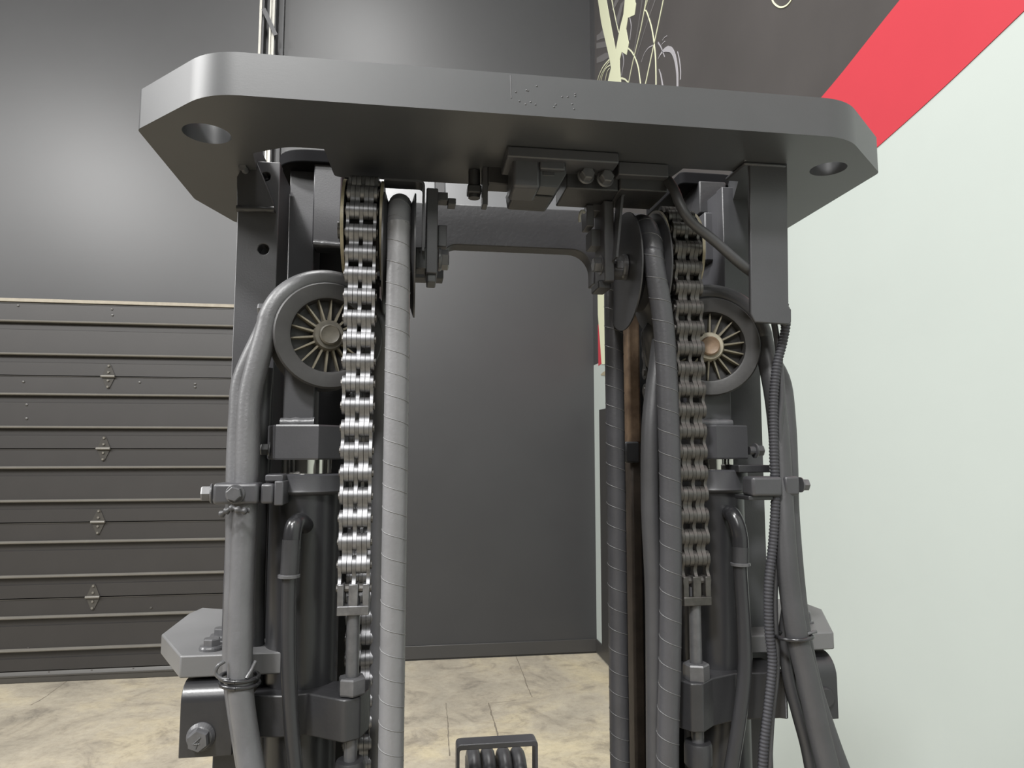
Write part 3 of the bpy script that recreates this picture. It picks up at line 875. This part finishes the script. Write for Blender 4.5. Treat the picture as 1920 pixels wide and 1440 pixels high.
# left pulley hose: front strand, over the pulley, rear strand
def pulley_loop(x, yf, z_top, rc, z_rear, below):
    yc, zc = yf + rc, z_top - rc
    pts = list(below)
    pts += [Vector((x, yf, zc))]
    for k in range(1, 20):
        a = pi - pi * k / 20
        pts.append(Vector((x, yc + rc * cos(a), zc + rc * sin(a))))
    pts += [Vector((x, yf + 2 * rc, zc)), Vector((x, yf + 2 * rc, zc - 0.2)), Vector((x, yf + 2 * rc, zc - 0.45)), Vector((x, yf + 2 * rc, z_rear))]
    return pts, yc, zc
YH = 0.862
xhl = X(744, 700, YH)
rh = L(22.5, 744, 700, YH)
zl_top = Z(747, 357, YH + 0.04)
b0 = [Vector((xhl, YH, z)) for z in (0.14, 0.5, 0.8, 1.0, 1.2, 1.4, 1.55)]
pts, ycl, zcl = pulley_loop(xhl, YH, zl_top - rh, 0.066, 0.14, b0)
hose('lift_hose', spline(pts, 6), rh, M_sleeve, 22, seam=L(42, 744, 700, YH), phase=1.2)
# right pulley hose
xhr0 = X(1262, 800, YH)
rhr = L(20, 1250, 800, YH)
zr_top = Z(1215, 392, YH + 0.03)
xt = X(1225, 470, YH)
lowpts = [Vector((X(1250, 1440, YH), YH, z)) for z in (0.14, 0.45, 0.75, 0.93, 1.06)] + [P(x, y, YH) for x, y in ((1252, 1400), (1256, 1250), (1258, 1080), (1257, 930), (1254, 800), (1250, 700), (1243, 600))]
ptsr, ycr, zcr = pulley_loop(xt, YH, zr_top - rhr, 0.066, 0.14, lowpts)
for q in ptsr[-4:]:
    q.x -= 0.0155
for k in range(5, 9):
    ptsr[-k].x -= 0.0155 * (9 - k) / 5
hose('lift_hose', spline(ptsr, 6), rhr, M_sleeve_shaded, 22, seam=L(42, 1250, 800, YH), phase=0.4, seammat=M_seam_dark)
# second hose beside it, leaving from behind the first
hose('lift_hose', pp([(1238, 640, 0.905), (1232, 690, 0.895), (1225, 740, 0.89), (1219, 820, 0.885), (1219, 950, 0.885), (1226, 1100, 0.885), (1228, 1250, 0.885), (1229, 1400, 0.885), (1230, 1500, 0.885)]), L(17, 1220, 900, 0.885), M_rubber)

def hose_pulley(x, yc, zc, rc, rh_, side):
    rg = rc - rh_ * 0.8
    bm = BM()
    add_lathe(bm, (x - 0.021, yc, zc), (1, 0, 0), [(0.014, 0.004), (rc + 0.016, 0.0), (rc + 0.016, 0.002), (rg + 0.006, 0.009), (rg, 0.0155), (rg, 0.0265), (rg + 0.006, 0.033), (rc + 0.016, 0.040), (rc + 0.016, 0.042), (0.014, 0.038)], 48)
    pl = mk('hose_pulley', bm, M_plastic, mast, smooth=40)
    mk('pulley_axle', add_cyl(BM(), (x - 0.045, yc, zc), (x + 0.045, yc, zc), 0.011, 20), M_bolt, pl, smooth=40)
    return pl
pl1 = hose_pulley(xhl, ycl, zcl, 0.066, rh, -1)
pl2 = hose_pulley(xt, ycr, zcr, 0.066, rhr, 1)

# straps and folded guards that carry the two pulleys
pbox('pulley_strap', 799, 352, 821, 512, 0.90, 0.05, M_paint, bevel=0.0015)
pbox('strap_foot', 800, 512, 818, 529, 0.905, 0.035, M_plate, bevel=0.002)
pbox('strap_spacer', 778, 463, 800, 504, 0.90, 0.03, M_dark, bevel=0.002)
p = P(822, 487, 0.918)
bm = BM(); add_hex(bm, p, (1, 0, 0), L(34, 822, 487, 0.9), L(14, 822, 487, 0.9), rot=radians(15), washer=L(22, 822, 487, 0.9), wt=0.004)
mk('strap_bolt', bm, M_bolt, mast)
for (x0, y0, x1, y1) in ((821, 360, 840, 376), (840, 371, 855, 383), (821, 422, 838, 462)):
    pbox('strap_lug', x0, y0, x1, y1, 0.915, 0.02, M_paint, bevel=0.001)
# folded guard, left: top sheet and a thin side sheet
bm = BM()
gx0, gx1 = X(720, 336, 0.885), X(797, 341, 0.885)
gz = Z(760, 336, 0.885)
gp = fillet([(gx0, gz), (gx1, gz), (gx1, Z(797, 470, 0.885)), (gx1 - 0.003, Z(797, 470, 0.885)), (gx1 - 0.003, gz - 0.003), (gx0, gz - 0.003)], [0, 0.008, 0, 0, 0.005, 0], 5)
mk('hose_guard', add_prism(BM(), gp, 'y', 0.885, 0.912), M_paint, mast)
bm = BM()
gx0, gx1 = X(1166, 366, 0.885), X(1240, 370, 0.885)
gz = Z(1200, 362, 0.885)
gp = fillet([(gx1, gz), (gx0, gz), (X(1155, 480, 0.885), Z(1155, 482, 0.885)), (X(1155, 480, 0.885) + 0.003, Z(1155, 482, 0.885)), (gx0 + 0.003, gz - 0.003), (gx1, gz - 0.003)], [0, 0.008, 0, 0, 0.005, 0], 5)
mk('hose_guard', add_prism(BM(), gp, 'y', 0.885, 0.912), M_paint, mast)
pbox('pulley_strap', 1133, 376, 1152, 527, 0.905, 0.05, M_paint, bevel=0.0015)
pbox('strap_foot', 1122, 525, 1146, 541, 0.915, 0.04, M_dark, bevel=0.002)
p = P(1130, 497, 0.925)
bm = BM(); add_hex(bm, p, (-1, 0, 0), L(26, 1130, 497, 0.9), L(14, 1130, 497, 0.9), rot=radians(5), washer=L(20, 1130, 497, 0.9), wt=0.004)
mk('strap_bolt', bm, M_bolt, mast)
p = P(1172, 500, 0.925)
bm = BM(); add_hex(bm, p, (-1, 0, 0), L(24, 1170, 490, 0.9), L(12, 1170, 490, 0.9), rot=radians(25), washer=L(24, 1170, 490, 0.9), wt=0.006)
mk('strap_bolt', bm, M_bolt, mast)
for (x0, y0, x1, y1) in ((1112, 372, 1134, 396), (1100, 384, 1114, 424), (1108, 430, 1134, 462)):
    pbox('strap_lug', x0, y0, x1, y1, 0.925, 0.03, M_paint, bevel=0.001)
hk = pp([(1096, 398, 0.915), (1091, 396, 0.912), (1087, 404, 0.910), (1087, 416, 0.911)], 6)
mk('wire_hook', add_tube(BM(), hk, 0.0022, 8), M_galv, mast, smooth=60)

# ------------------------------------------------------------------ sensor and bracket under the top plate
YS = 0.835
zt_ = ZP - 0.0003
def under(name, x0, x1, y_bot, Y, dep, mat, bevel=0.0015, parent=mast, ztop=None):
    xm = (x0 + x1) / 2
    return mk(name, add_box(BM(), X(x0, y_bot, Y), X(x1, y_bot, Y), Y, Y + dep, Z(xm, y_bot, Y), ztop or zt_), mat, parent, bevel=bevel)
sen = under('sensor_bracket', 951, 1161, 300, 0.83, 0.06, M_paint, 0.002)
pbox('bracket_ear', 962, 294, 1013, 352, 0.84, 0.05, M_paint, sen, 0.004)
pbox('sensor_body', 1013, 296, 1060, 318, 0.838, 0.03, M_paint, sen, 0.002)
mk('sensor_nose', add_prism(BM(), fillet([(X(1012, 345, 0.845), Z(1012, 350, 0.845)), (X(1046, 345, 0.845), Z(1046, 353, 0.845)), (X(1062, 330, 0.845), Z(1062, 326, 0.845)), (X(1062, 320, 0.845), Z(1062, 312, 0.845)), (X(1012, 320, 0.845), Z(1012, 312, 0.845))], [0.001, 0.003, 0.002, 0.001, 0.001], 3), 'y', 0.845, 0.872), M_plate, sen, bevel=0.001)
pbox('sensor_eye', 1016, 316, 1042, 331, 0.8445, 0.004, M_plastic, sen, 0.003)
mk('bracket_tray', add_prism(BM(), fillet([(X(958, 340, 0.875), Z(958, 340, 0.875)), (X(962, 366, 0.875), Z(962, 366, 0.875)), (X(1036, 370, 0.875), Z(1036, 371, 0.875)), (X(1054, 345, 0.875), Z(1054, 345, 0.875))], [0.002, 0.004, 0.004, 0.002], 4), 'y', 0.875, 0.93), M_dark, sen, bevel=0.001)
for px, py in ((1098, 330), (1134, 336)):
    p = P(px, py, 0.862)
    mk('sensor_screw', add_hex(BM(), p, (0.1, -1, 0.1), 0.016, 0.009, washer=0.0115, wt=0.003), M_bolt, sen)
pbox('sensor_housing', 1062, 306, 1160, 356, 0.872, 0.07, M_dark, sen, 0.002)
pbox('cable_box', 1162, 312, 1252, 358, 0.868, 0.07, M_dark, sen, 0.002)
under('mount_pad', 1160, 1254, 330, 0.856, 0.06, M_paint, 0.0015)
# little adjusting screw left of it
pbox('stop_arm', 905, 312, 915, 384, 0.90, 0.02, M_paint, bevel=0.001)
p = P(889, 372, 0.915)
mk('stop_screw', add_cyl(BM(), (p.x, p.y, p.z), (p.x, p.y, ZP - 0.001), 0.008, 14), M_dark, mast, smooth=40)
pbox('stop_nut', 877, 345, 903, 361, 0.905, 0.02, M_dark, bevel=0.002)
pbox('stop_block', 915, 300, 958, 345, 0.90, 0.03, M_dark, bevel=0.002)

# ------------------------------------------------------------------ right front cable cover plate
YV = 0.835
v = [P(1405, 300, YV), P(1476, 300, YV), P(1479, 575, YV), P(1484, 580, YV), P(1484, 603, YV), P(1479, 608, YV), P(1416, 604, YV), P(1408, 588, YV)]
mk('cover_plate', add_prism(BM(), [(q.x, q.z) for q in v], 'y', YV, YV + 0.006), M_paint, mast, bevel=0.0012)
mk('cover_flange', add_box(BM(), X(1394, 303, YV), X(1473, 303, YV), YV - 0.002, YV + 0.055, Z(1430, 312, YV), ZP - 0.0002), M_paint, mast, bevel=0.002)
a, b = P(1394, 298, YV - 0.003), P(1474, 294, YV - 0.003)
mk('weld_bead', add_tube(BM(), [a.lerp(b, k / 12) for k in range(13)], lambda i: 0.003 + 0.001 * random.random(), 8), M_weld, mast, smooth=80)

# diagonal sensor cable, corrugated conduit and outer hoses
hose('sensor_cable', pp([(1252, 338, 0.87), (1264, 356, 0.85), (1276, 385, 0.84), (1296, 416, 0.838), (1340, 452, 0.838), (1385, 492, 0.84), (1420, 520, 0.85), (1452, 560, 0.86), (1474, 610, 0.862)]), L(9.5, 1340, 450, 0.84), M_rubber, 14)
cpath = resample(pp([(1468, 560, 0.862), (1474, 600, 0.862), (1468, 640, 0.862), (1456, 690, 0.862), (1450, 760, 0.862), (1451, 850, 0.858), (1454, 930, 0.856), (1450, 1010, 0.855), (1441, 1100, 0.852), (1442, 1180, 0.852), (1448, 1240, 0.852), (1441, 1320, 0.85), (1432, 1400, 0.85), (1428, 1470, 0.85)], 10), 0.0011)
mk('corrugated_conduit', add_tube(BM(), cpath, lambda i: 0.0062 if i % 4 < 2 else 0.0054, 10), M_conduit, mast, smooth=80)
hose('thin_cable', pp([(1450, 596, 0.872), (1460, 660, 0.868), (1466, 740, 0.866), (1462, 800, 0.866), (1466, 900, 0.864), (1460, 1000, 0.862), (1452, 1120, 0.860), (1456, 1250, 0.858), (1446, 1350, 0.856), (1440, 1470, 0.856)]), 0.0042, M_rubber, 10)
def sheave_arc(c, n, e, off, R, a0, a1, k):
    return [c - n * off + e * (R * cos(radians(a0 + (a1 - a0) * i / k))) + Vector((0, 0, 1)) * (R * sin(radians(a0 + (a1 - a0) * i / k))) for i in range(k + 1)]
RS = (cL - P(489, 628, 0.902)).length * 0.88
# left outer hoses, both over the sheave
h2 = [P(478, 1470, 0.84), P(462, 1380, 0.85), P(451, 1290, 0.855), P(451, 1180, 0.865), P(455, 1060, 0.875), P(460, 960, 0.882), P(463, 880, 0.888), P(465, 800, 0.892), P(471, 730, 0.897)]
h2 += sheave_arc(cL, nL, eL, 0.018, RS, 176, 10, 14)
h2 += [P(716, 720, 0.975), P(716, 850, 0.985), P(714, 1000, 0.99), P(712, 1200, 1.0), P(710, 1450, 1.0)]
h2 = tail(h2[0], h2[1])[::-1] + h2 + tail(h2[-1], h2[-2])
hose('outer_hose', spline(h2, 6), L(21.5, 463, 850, 0.89), M_sleeve_mid, 18)
h1p = [P(470, 1470, 0.875), P(447, 1330, 0.88), P(438, 1250, 0.885), P(440, 1150, 0.89), P(443, 1040, 0.90), P(443, 960, 0.905), P(444, 860, 0.915), P(448, 780, 0.92), P(455, 710, 0.925)]
h1p += sheave_arc(cL, nL, eL, 0.044, RS * 1.02, 174, 10, 14)
h1p += [P(712, 760, 1.01), P(712, 1000, 1.02), P(710, 1450, 1.02)]
h1p = tail(h1p[0], h1p[1])[::-1] + h1p + tail(h1p[-1], h1p[-2])
hose('outer_hose', spline(h1p, 6), L(19, 443, 850, 0.91), M_sleeve_mid, 18)
hose('outer_hose', pp([(500, 690, 0.955), (494, 760, 0.955), (491, 850, 0.955), (487, 960, 0.95), (482, 1100, 0.945), (482, 1250, 0.94), (492, 1360, 0.935), (506, 1470, 0.93)]), L(14, 490, 800, 0.955), M_rubber, 14)
# right outer hoses
RSR = (cR - P(1440, 649, 0.902)).length * 0.9
hA = [P(1560, 1470, 0.83), P(1535, 1370, 0.835), P(1513, 1270, 0.84), P(1492, 1180, 0.845), P(1478, 1080, 0.852), P(1470, 980, 0.86), P(1466, 900, 0.868), P(1460, 810, 0.876), P(1450, 730, 0.886)]
hA += sheave_arc(cR, nR, eR, 0.018, RSR, 4, 170, 14)
hA += [P(1240, 760, 1.0), P(1240, 1000, 1.0), P(1242, 1450, 1.0)]
hA = tail(hA[0], hA[1])[::-1] + hA + tail(hA[-1], hA[-2])
hose('outer_hose', spline(hA, 6), L(19, 1466, 900, 0.87), M_rubber, 18)
hB_ = [P(1585, 1470, 0.86), P(1556, 1390, 0.865), P(1524, 1290, 0.868), P(1503, 1190, 0.872), P(1490, 1080, 0.878), P(1481, 960, 0.886), P(1479, 880, 0.893), P(1475, 790, 0.902), P(1464, 710, 0.912)]
hB_ += sheave_arc(cR, nR, eR, 0.044, RSR * 1.02, 5, 170, 14)
hB_ += [P(1236, 760, 1.03), P(1236, 1000, 1.03), P(1238, 1450, 1.03)]
hB_ = tail(hB_[0], hB_[1])[::-1] + hB_ + tail(hB_[-1], hB_[-2])
hose('outer_hose', spline(hB_, 6), L(17, 1480, 900, 0.89), M_rubber, 18)
hose('outer_hose', pp([(1478, 1130, 0.875), (1470, 1200, 0.872), (1478, 1270, 0.868), (1496, 1340, 0.862), (1512, 1400, 0.86), (1525, 1470, 0.86)]), L(11, 1470, 1250, 0.87), M_rubber, 12)

# ------------------------------------------------------------------ hose clamps
YK = 0.862
k1 = pbox('hose_clamp', 398, 906, 484, 946, YK, 0.034, M_paint, bevel=0.004, seg=3)
pbox('clamp_half', 488, 907, 513, 945, YK + 0.004, 0.04, M_paint, k1, 0.003)
pbox('clamp_bracket', 514, 902, 531, 948, YK + 0.002, 0.06, M_paint, k1, 0.0015)
pbox('clamp_top_plate', 497, 890, 531, 903, YK + 0.012, 0.04, M_paint, k1, 0.0015)
p = P(398, 925, YK + 0.014)
mk('clamp_bolt', add_hex(BM(), p, (-1, -0.15, 0), 0.0165, 0.010, washer=0.0115, wt=0.002), M_bolt, k1)
p = P(441, 926, YK)
mk('clamp_bolt', add_hex(BM(), p, (0, -1, 0), 0.0155, 0.008, rot=0.3, washer=0.011, wt=0.002), M_bolt, k1)
# twisted tie under the clamp
t1 = pp([(414, 965, 0.855), (425, 958, 0.850), (437, 953, 0.848), (452, 958, 0.846), (466, 957, 0.852)], 6)
mk('tie_wrap', add_tube(BM(), t1, lambda i: 0.0034 + 0.0012 * sin(i * 1.3), 8), M_rubber, k1, smooth=80)
k2 = pbox('hose_clamp', 1411, 894, 1468, 931, 0.846, 0.03, M_paint, bevel=0.004, seg=3)
pbox('clamp_half', 1472, 893, 1500, 929, 0.852, 0.036, M_paint, k2, 0.003)
pbox('clamp_base', 1404, 930, 1450, 938, 0.852, 0.04, M_dark, k2, 0.001)
p = P(1500, 909, 0.866)
mk('clamp_bolt', add_hex(BM(), p, (1, 0, 0), 0.014, 0.009, washer=0.010, wt=0.002), M_bolt, k2)
pbox('clamp_link', 1385, 872, 1444, 886, 0.888, 0.03, M_dark, k2, 0.001)
# zip ties on the lower bundles
def zip_tie(px, py, Y, r, tilt, tails):
    c = P(px, py, Y)
    d = Vector((tilt, 0, 1)).normalized()
    u, v_, d = frame(d)
    ring = [c + u * (r * cos(2 * pi * k / 28)) + v_ * (r * sin(2 * pi * k / 28)) for k in range(29)]
    z = mk('zip_tie', add_tube(BM(), ring, 0.0026, 8), M_gloss, mast, smooth=80)
    for tl_ in tails:
        mk('tie_tail', add_tube(BM(), pp([(a, b, q) for a, b, q in tl_], 5), 0.0022, 8), M_bolt, z, smooth=80)
    return z
zip_tie(450, 1280, 0.862, 0.0205, 0.06, [])
zip_tie(449, 1268, 0.862, 0.0205, 0.06, [[(421, 1240, 0.85), (409, 1248, 0.846), (404, 1262, 0.846), (414, 1272, 0.846), (430, 1275, 0.845)], [(462, 1272, 0.845), (470, 1258, 0.85), (479, 1240, 0.858)]])
zip_tie(1489, 1192, 0.850, 0.0215, -0.05, [[(1512, 1190, 0.84), (1522, 1186, 0.84), (1530, 1184, 0.842)]])

# ------------------------------------------------------------------ lower tie plates and folded side brackets
YL = 0.905
zt1 = P(338, 1230, YL).z
gl = lambda x, y: R3(PZ(x, y, zt1))
xfront = PZ(338, 1230, zt1)
lp = [gl(338, 1230), (X(560, 1230, YL), YL), (X(560, 1230, YL), 1.15), (gl(412, 1134)[0] + 0.03, 1.15), gl(379, 1139), gl(354, 1150), gl(303, 1189)]
tiel = mk('lower_tie_plate', add_prism(BM(), lp, 'z', zt1 - L(41, 340, 1230, YL), zt1), M_tie, mast, bevel=0.002)
for px, py, s in ((397, 1217, 1.0), (416, 1196, 0.92)):
    p = PZ(px, py, zt1)
    mk('tie_bolt', add_hex(BM(), (p.x, p.y, zt1), (0, 0, 1), L(29, px, py, YL), L(13, px, py, YL), rot=0.3, washer=L(23, px, py, YL), wt=0.005), M_bolt, tiel)
# right
YLr = 0.925
zt2 = P(1540, 1187, YLr).z
gr = lambda x, y: R3(PZ(x, y, zt2))
rp_ = [(X(1400, 1190, YLr), YLr), gr(1563, 1185), gr(1541, 1142), gr(1498, 1126), (gr(1498, 1126)[0] - 0.05, 1.16), (X(1400, 1190, YLr), 1.16)]
tier = mk('lower_tie_plate', add_prism(BM(), rp_, 'z', zt2 - L(32, 1540, 1187, YLr), zt2), M_tie, mast, bevel=0.002)
p = PZ(1513, 1167, zt2)
mk('tie_bolt', add_hex(BM(), (p.x, p.y, zt2), (0, 0, 1), L(15, 1512, 1163, YLr), L(18, 1512, 1163, YLr), rot=0.2, washer=L(13, 1512, 1163, YLr), wt=0.003), M_bolt, tier)
# folded bracket, left: profile in (y, z), rounded over the top
def folded(x0, x1, Y, ztop, zbot, R, t=0.006):
    pr = []
    for k in range(9):
        a = radians(90 + 90 * k / 8)
        pr.append((Y + R + R * cos(a), ztop - R + R * sin(a)))
    pr = [(Y + 0.12, ztop)] + pr + [(Y, zbot)]
    inn = [(Y + t, zbot)] 
    for k in range(8, -1, -1):
        a = radians(90 + 90 * k / 8)
        inn.append((Y + R + (R - t) * cos(a), ztop - R + (R - t) * sin(a)))
    inn += [(Y + 0.12, ztop - t)]
    return add_prism(BM(), pr + inn, 'x', x0, x1)
YFb = 0.895
zbt, zbb = Z(380, 1272, YFb + 0.02), Z(380, 1420, YFb)
br = mk('folded_bracket', folded(X(337, 1350, YFb), X(437, 1350, YFb), YFb, zbt, zbb, 0.022), M_cyl, mast, smooth=40, bevel=0.001)
p = P(377, 1381, YFb)
bm = BM(); rb_ = L(26, 377, 1381, YFb)
add_lathe(bm, p, (0, -1, 0), [(rb_, 0), (rb_, 0.002), (rb_ * 0.82, 0.006), (rb_ * 0.70, 0.007)], 32)
add_lathe(bm, p + Vector((0, -0.006, 0)), (0, -1, 0), [(rb_ * 0.80, 0), (rb_ * 0.80, 0.007), (rb_ * 0.70, 0.010)], 6, 0.4)
hb = mk('flange_bolt', bm, M_bolt, br)
# grade mark on the bolt head
q = p + Vector((0, -0.0165, 0))
for a, b in (((0.004, 0.005), (-0.004, -0.002)), ((-0.004, -0.002), (0.003, -0.002)), ((0.002, 0.002), (-0.001, -0.007))):
    mk('grade_mark', add_tube(BM(), [q + Vector((a[0], 0, a[1])), q + Vector((b[0], 0, b[1]))], 0.0007, 6), M_plate, br)
zbt2, zbb2 = Z(1540, 1222, 0.945), Z(1540, 1350, 0.925)
br2 = mk('folded_bracket', folded(X(1492, 1300, 0.925), X(1571, 1300, 0.925), 0.925, zbt2, zbb2, 0.03), M_cyl, mast, smooth=40, bevel=0.001)
p = P(1546, 1307, 0.925)
bm = BM(); rb_ = L(19, 1546, 1307, 0.925)
add_lathe(bm, p, (0, -1, 0), [(rb_, 0), (rb_, 0.002), (rb_ * 0.85, 0.005), (0.0005, 0.005)], 32)
mk('flange_bolt', bm, M_dark, br2, smooth=40)
# rear uprights carrying the lower brackets
pbox('bracket_upright', 398, 1340, 470, 1500, 0.94, 0.05, M_dark, bevel=0.002, floorz=0.0)

# ------------------------------------------------------------------ chain anchor brackets round the cylinders
za1 = P(646, 1313, 0.858).z
ga = lambda x, y: R3(PZ(x, y, za1))
al = [ga(472, 1304), ga(530, 1304), ga(576, 1300), ga(646, 1313), ga(676, 1306), ga(692, 1292), (ga(692, 1292)[0], 0.93), (ga(472, 1304)[0], 0.93)]
ral = [0, 0, 0, 0.008, 0.006, 0.006, 0, 0]
h_an = L(78, 646, 1313, 0.86)
mk('chain_anchor_bracket', add_prism(BM(), fillet(al, ral, 4), 'z', za1 - h_an, za1), M_dark, mast, bevel=0.002)
za2 = P(1296, 1282, 0.858).z
gb = lambda x, y: R3(PZ(x, y, za2))
ar = [gb(1276, 1276), gb(1296, 1282), gb(1318, 1282), gb(1336, 1272), gb(1378, 1263), gb(1460, 1260), gb(1478, 1262), (gb(1478, 1262)[0], 0.95), (gb(1262, 1270)[0], 0.95), gb(1262, 1270)]
rar = [0.004, 0.006, 0.006, 0.01, 0.004, 0, 0.006, 0, 0, 0]
mk('chain_anchor_bracket', add_prism(BM(), fillet(ar, rar, 4), 'z', za2 - L(88, 1300, 1282, 0.86), za2), M_dark, mast, bevel=0.002)

# ------------------------------------------------------------------ hose guide low on the carriage
YG = 1.20
gp_ = [P(857, 1400, YG), P(925, 1397, YG), P(1008, 1394, YG)]
hoop = []
x0, x1 = X(856, 1440, YG), X(1009, 1440, YG)
zt3 = Z(930, 1393, YG)
t = 0.005
zlow = zt3 - 0.30
outl = fillet([(x0, zlow), (x0, zt3), (x1, zt3), (x1, zlow), (x1 - t, zlow), (x1 - t, zt3 - 0.009), (x0 + t, zt3 - 0.009), (x0 + t, zlow)], [0, 0.008, 0.008, 0, 0, 0.004, 0.004, 0], 4)
gd = mk('hose_guide_frame', add_prism(BM(), outl, 'y', YG, YG + 0.03), M_paint, mast, bevel=0.0012)
for px in (892, 920, 951, 978):
    xg = X(px, 1440, YG + 0.02)
    r = L(13, px, 1440, YG + 0.02)
    ztop = Z(px, 1421, YG + 0.02) - r
    pts = [Vector((xg, YG + 0.02, zlow - 0.05)), Vector((xg, YG + 0.02, ztop - 0.05))]
    for k in range(0, 11):
        a = pi - pi * k / 10
        pts.append(Vector((xg, YG + 0.02 + 0.04 + 0.04 * cos(a), ztop - 0.04 + 0.04 * sin(a))))
    pts.append(Vector((xg, YG + 0.10, zlow - 0.05)))
    hose('guide_hose', spline(pts, 4), r, M_rubber, 16)
# carriage bar below the picture that holds guide and rails together
mk('carriage_bar', add_box(BM(), xl1, xr0, 1.19, 1.26, zlow - 0.12, zlow), M_dark, mast, bevel=0.003)
mk('foot_beam', add_box(BM(), xl0 - 0.02, xr1 + 0.02, 0.93, 1.22, 0.0, 0.12), M_dark, mast, bevel=0.003)
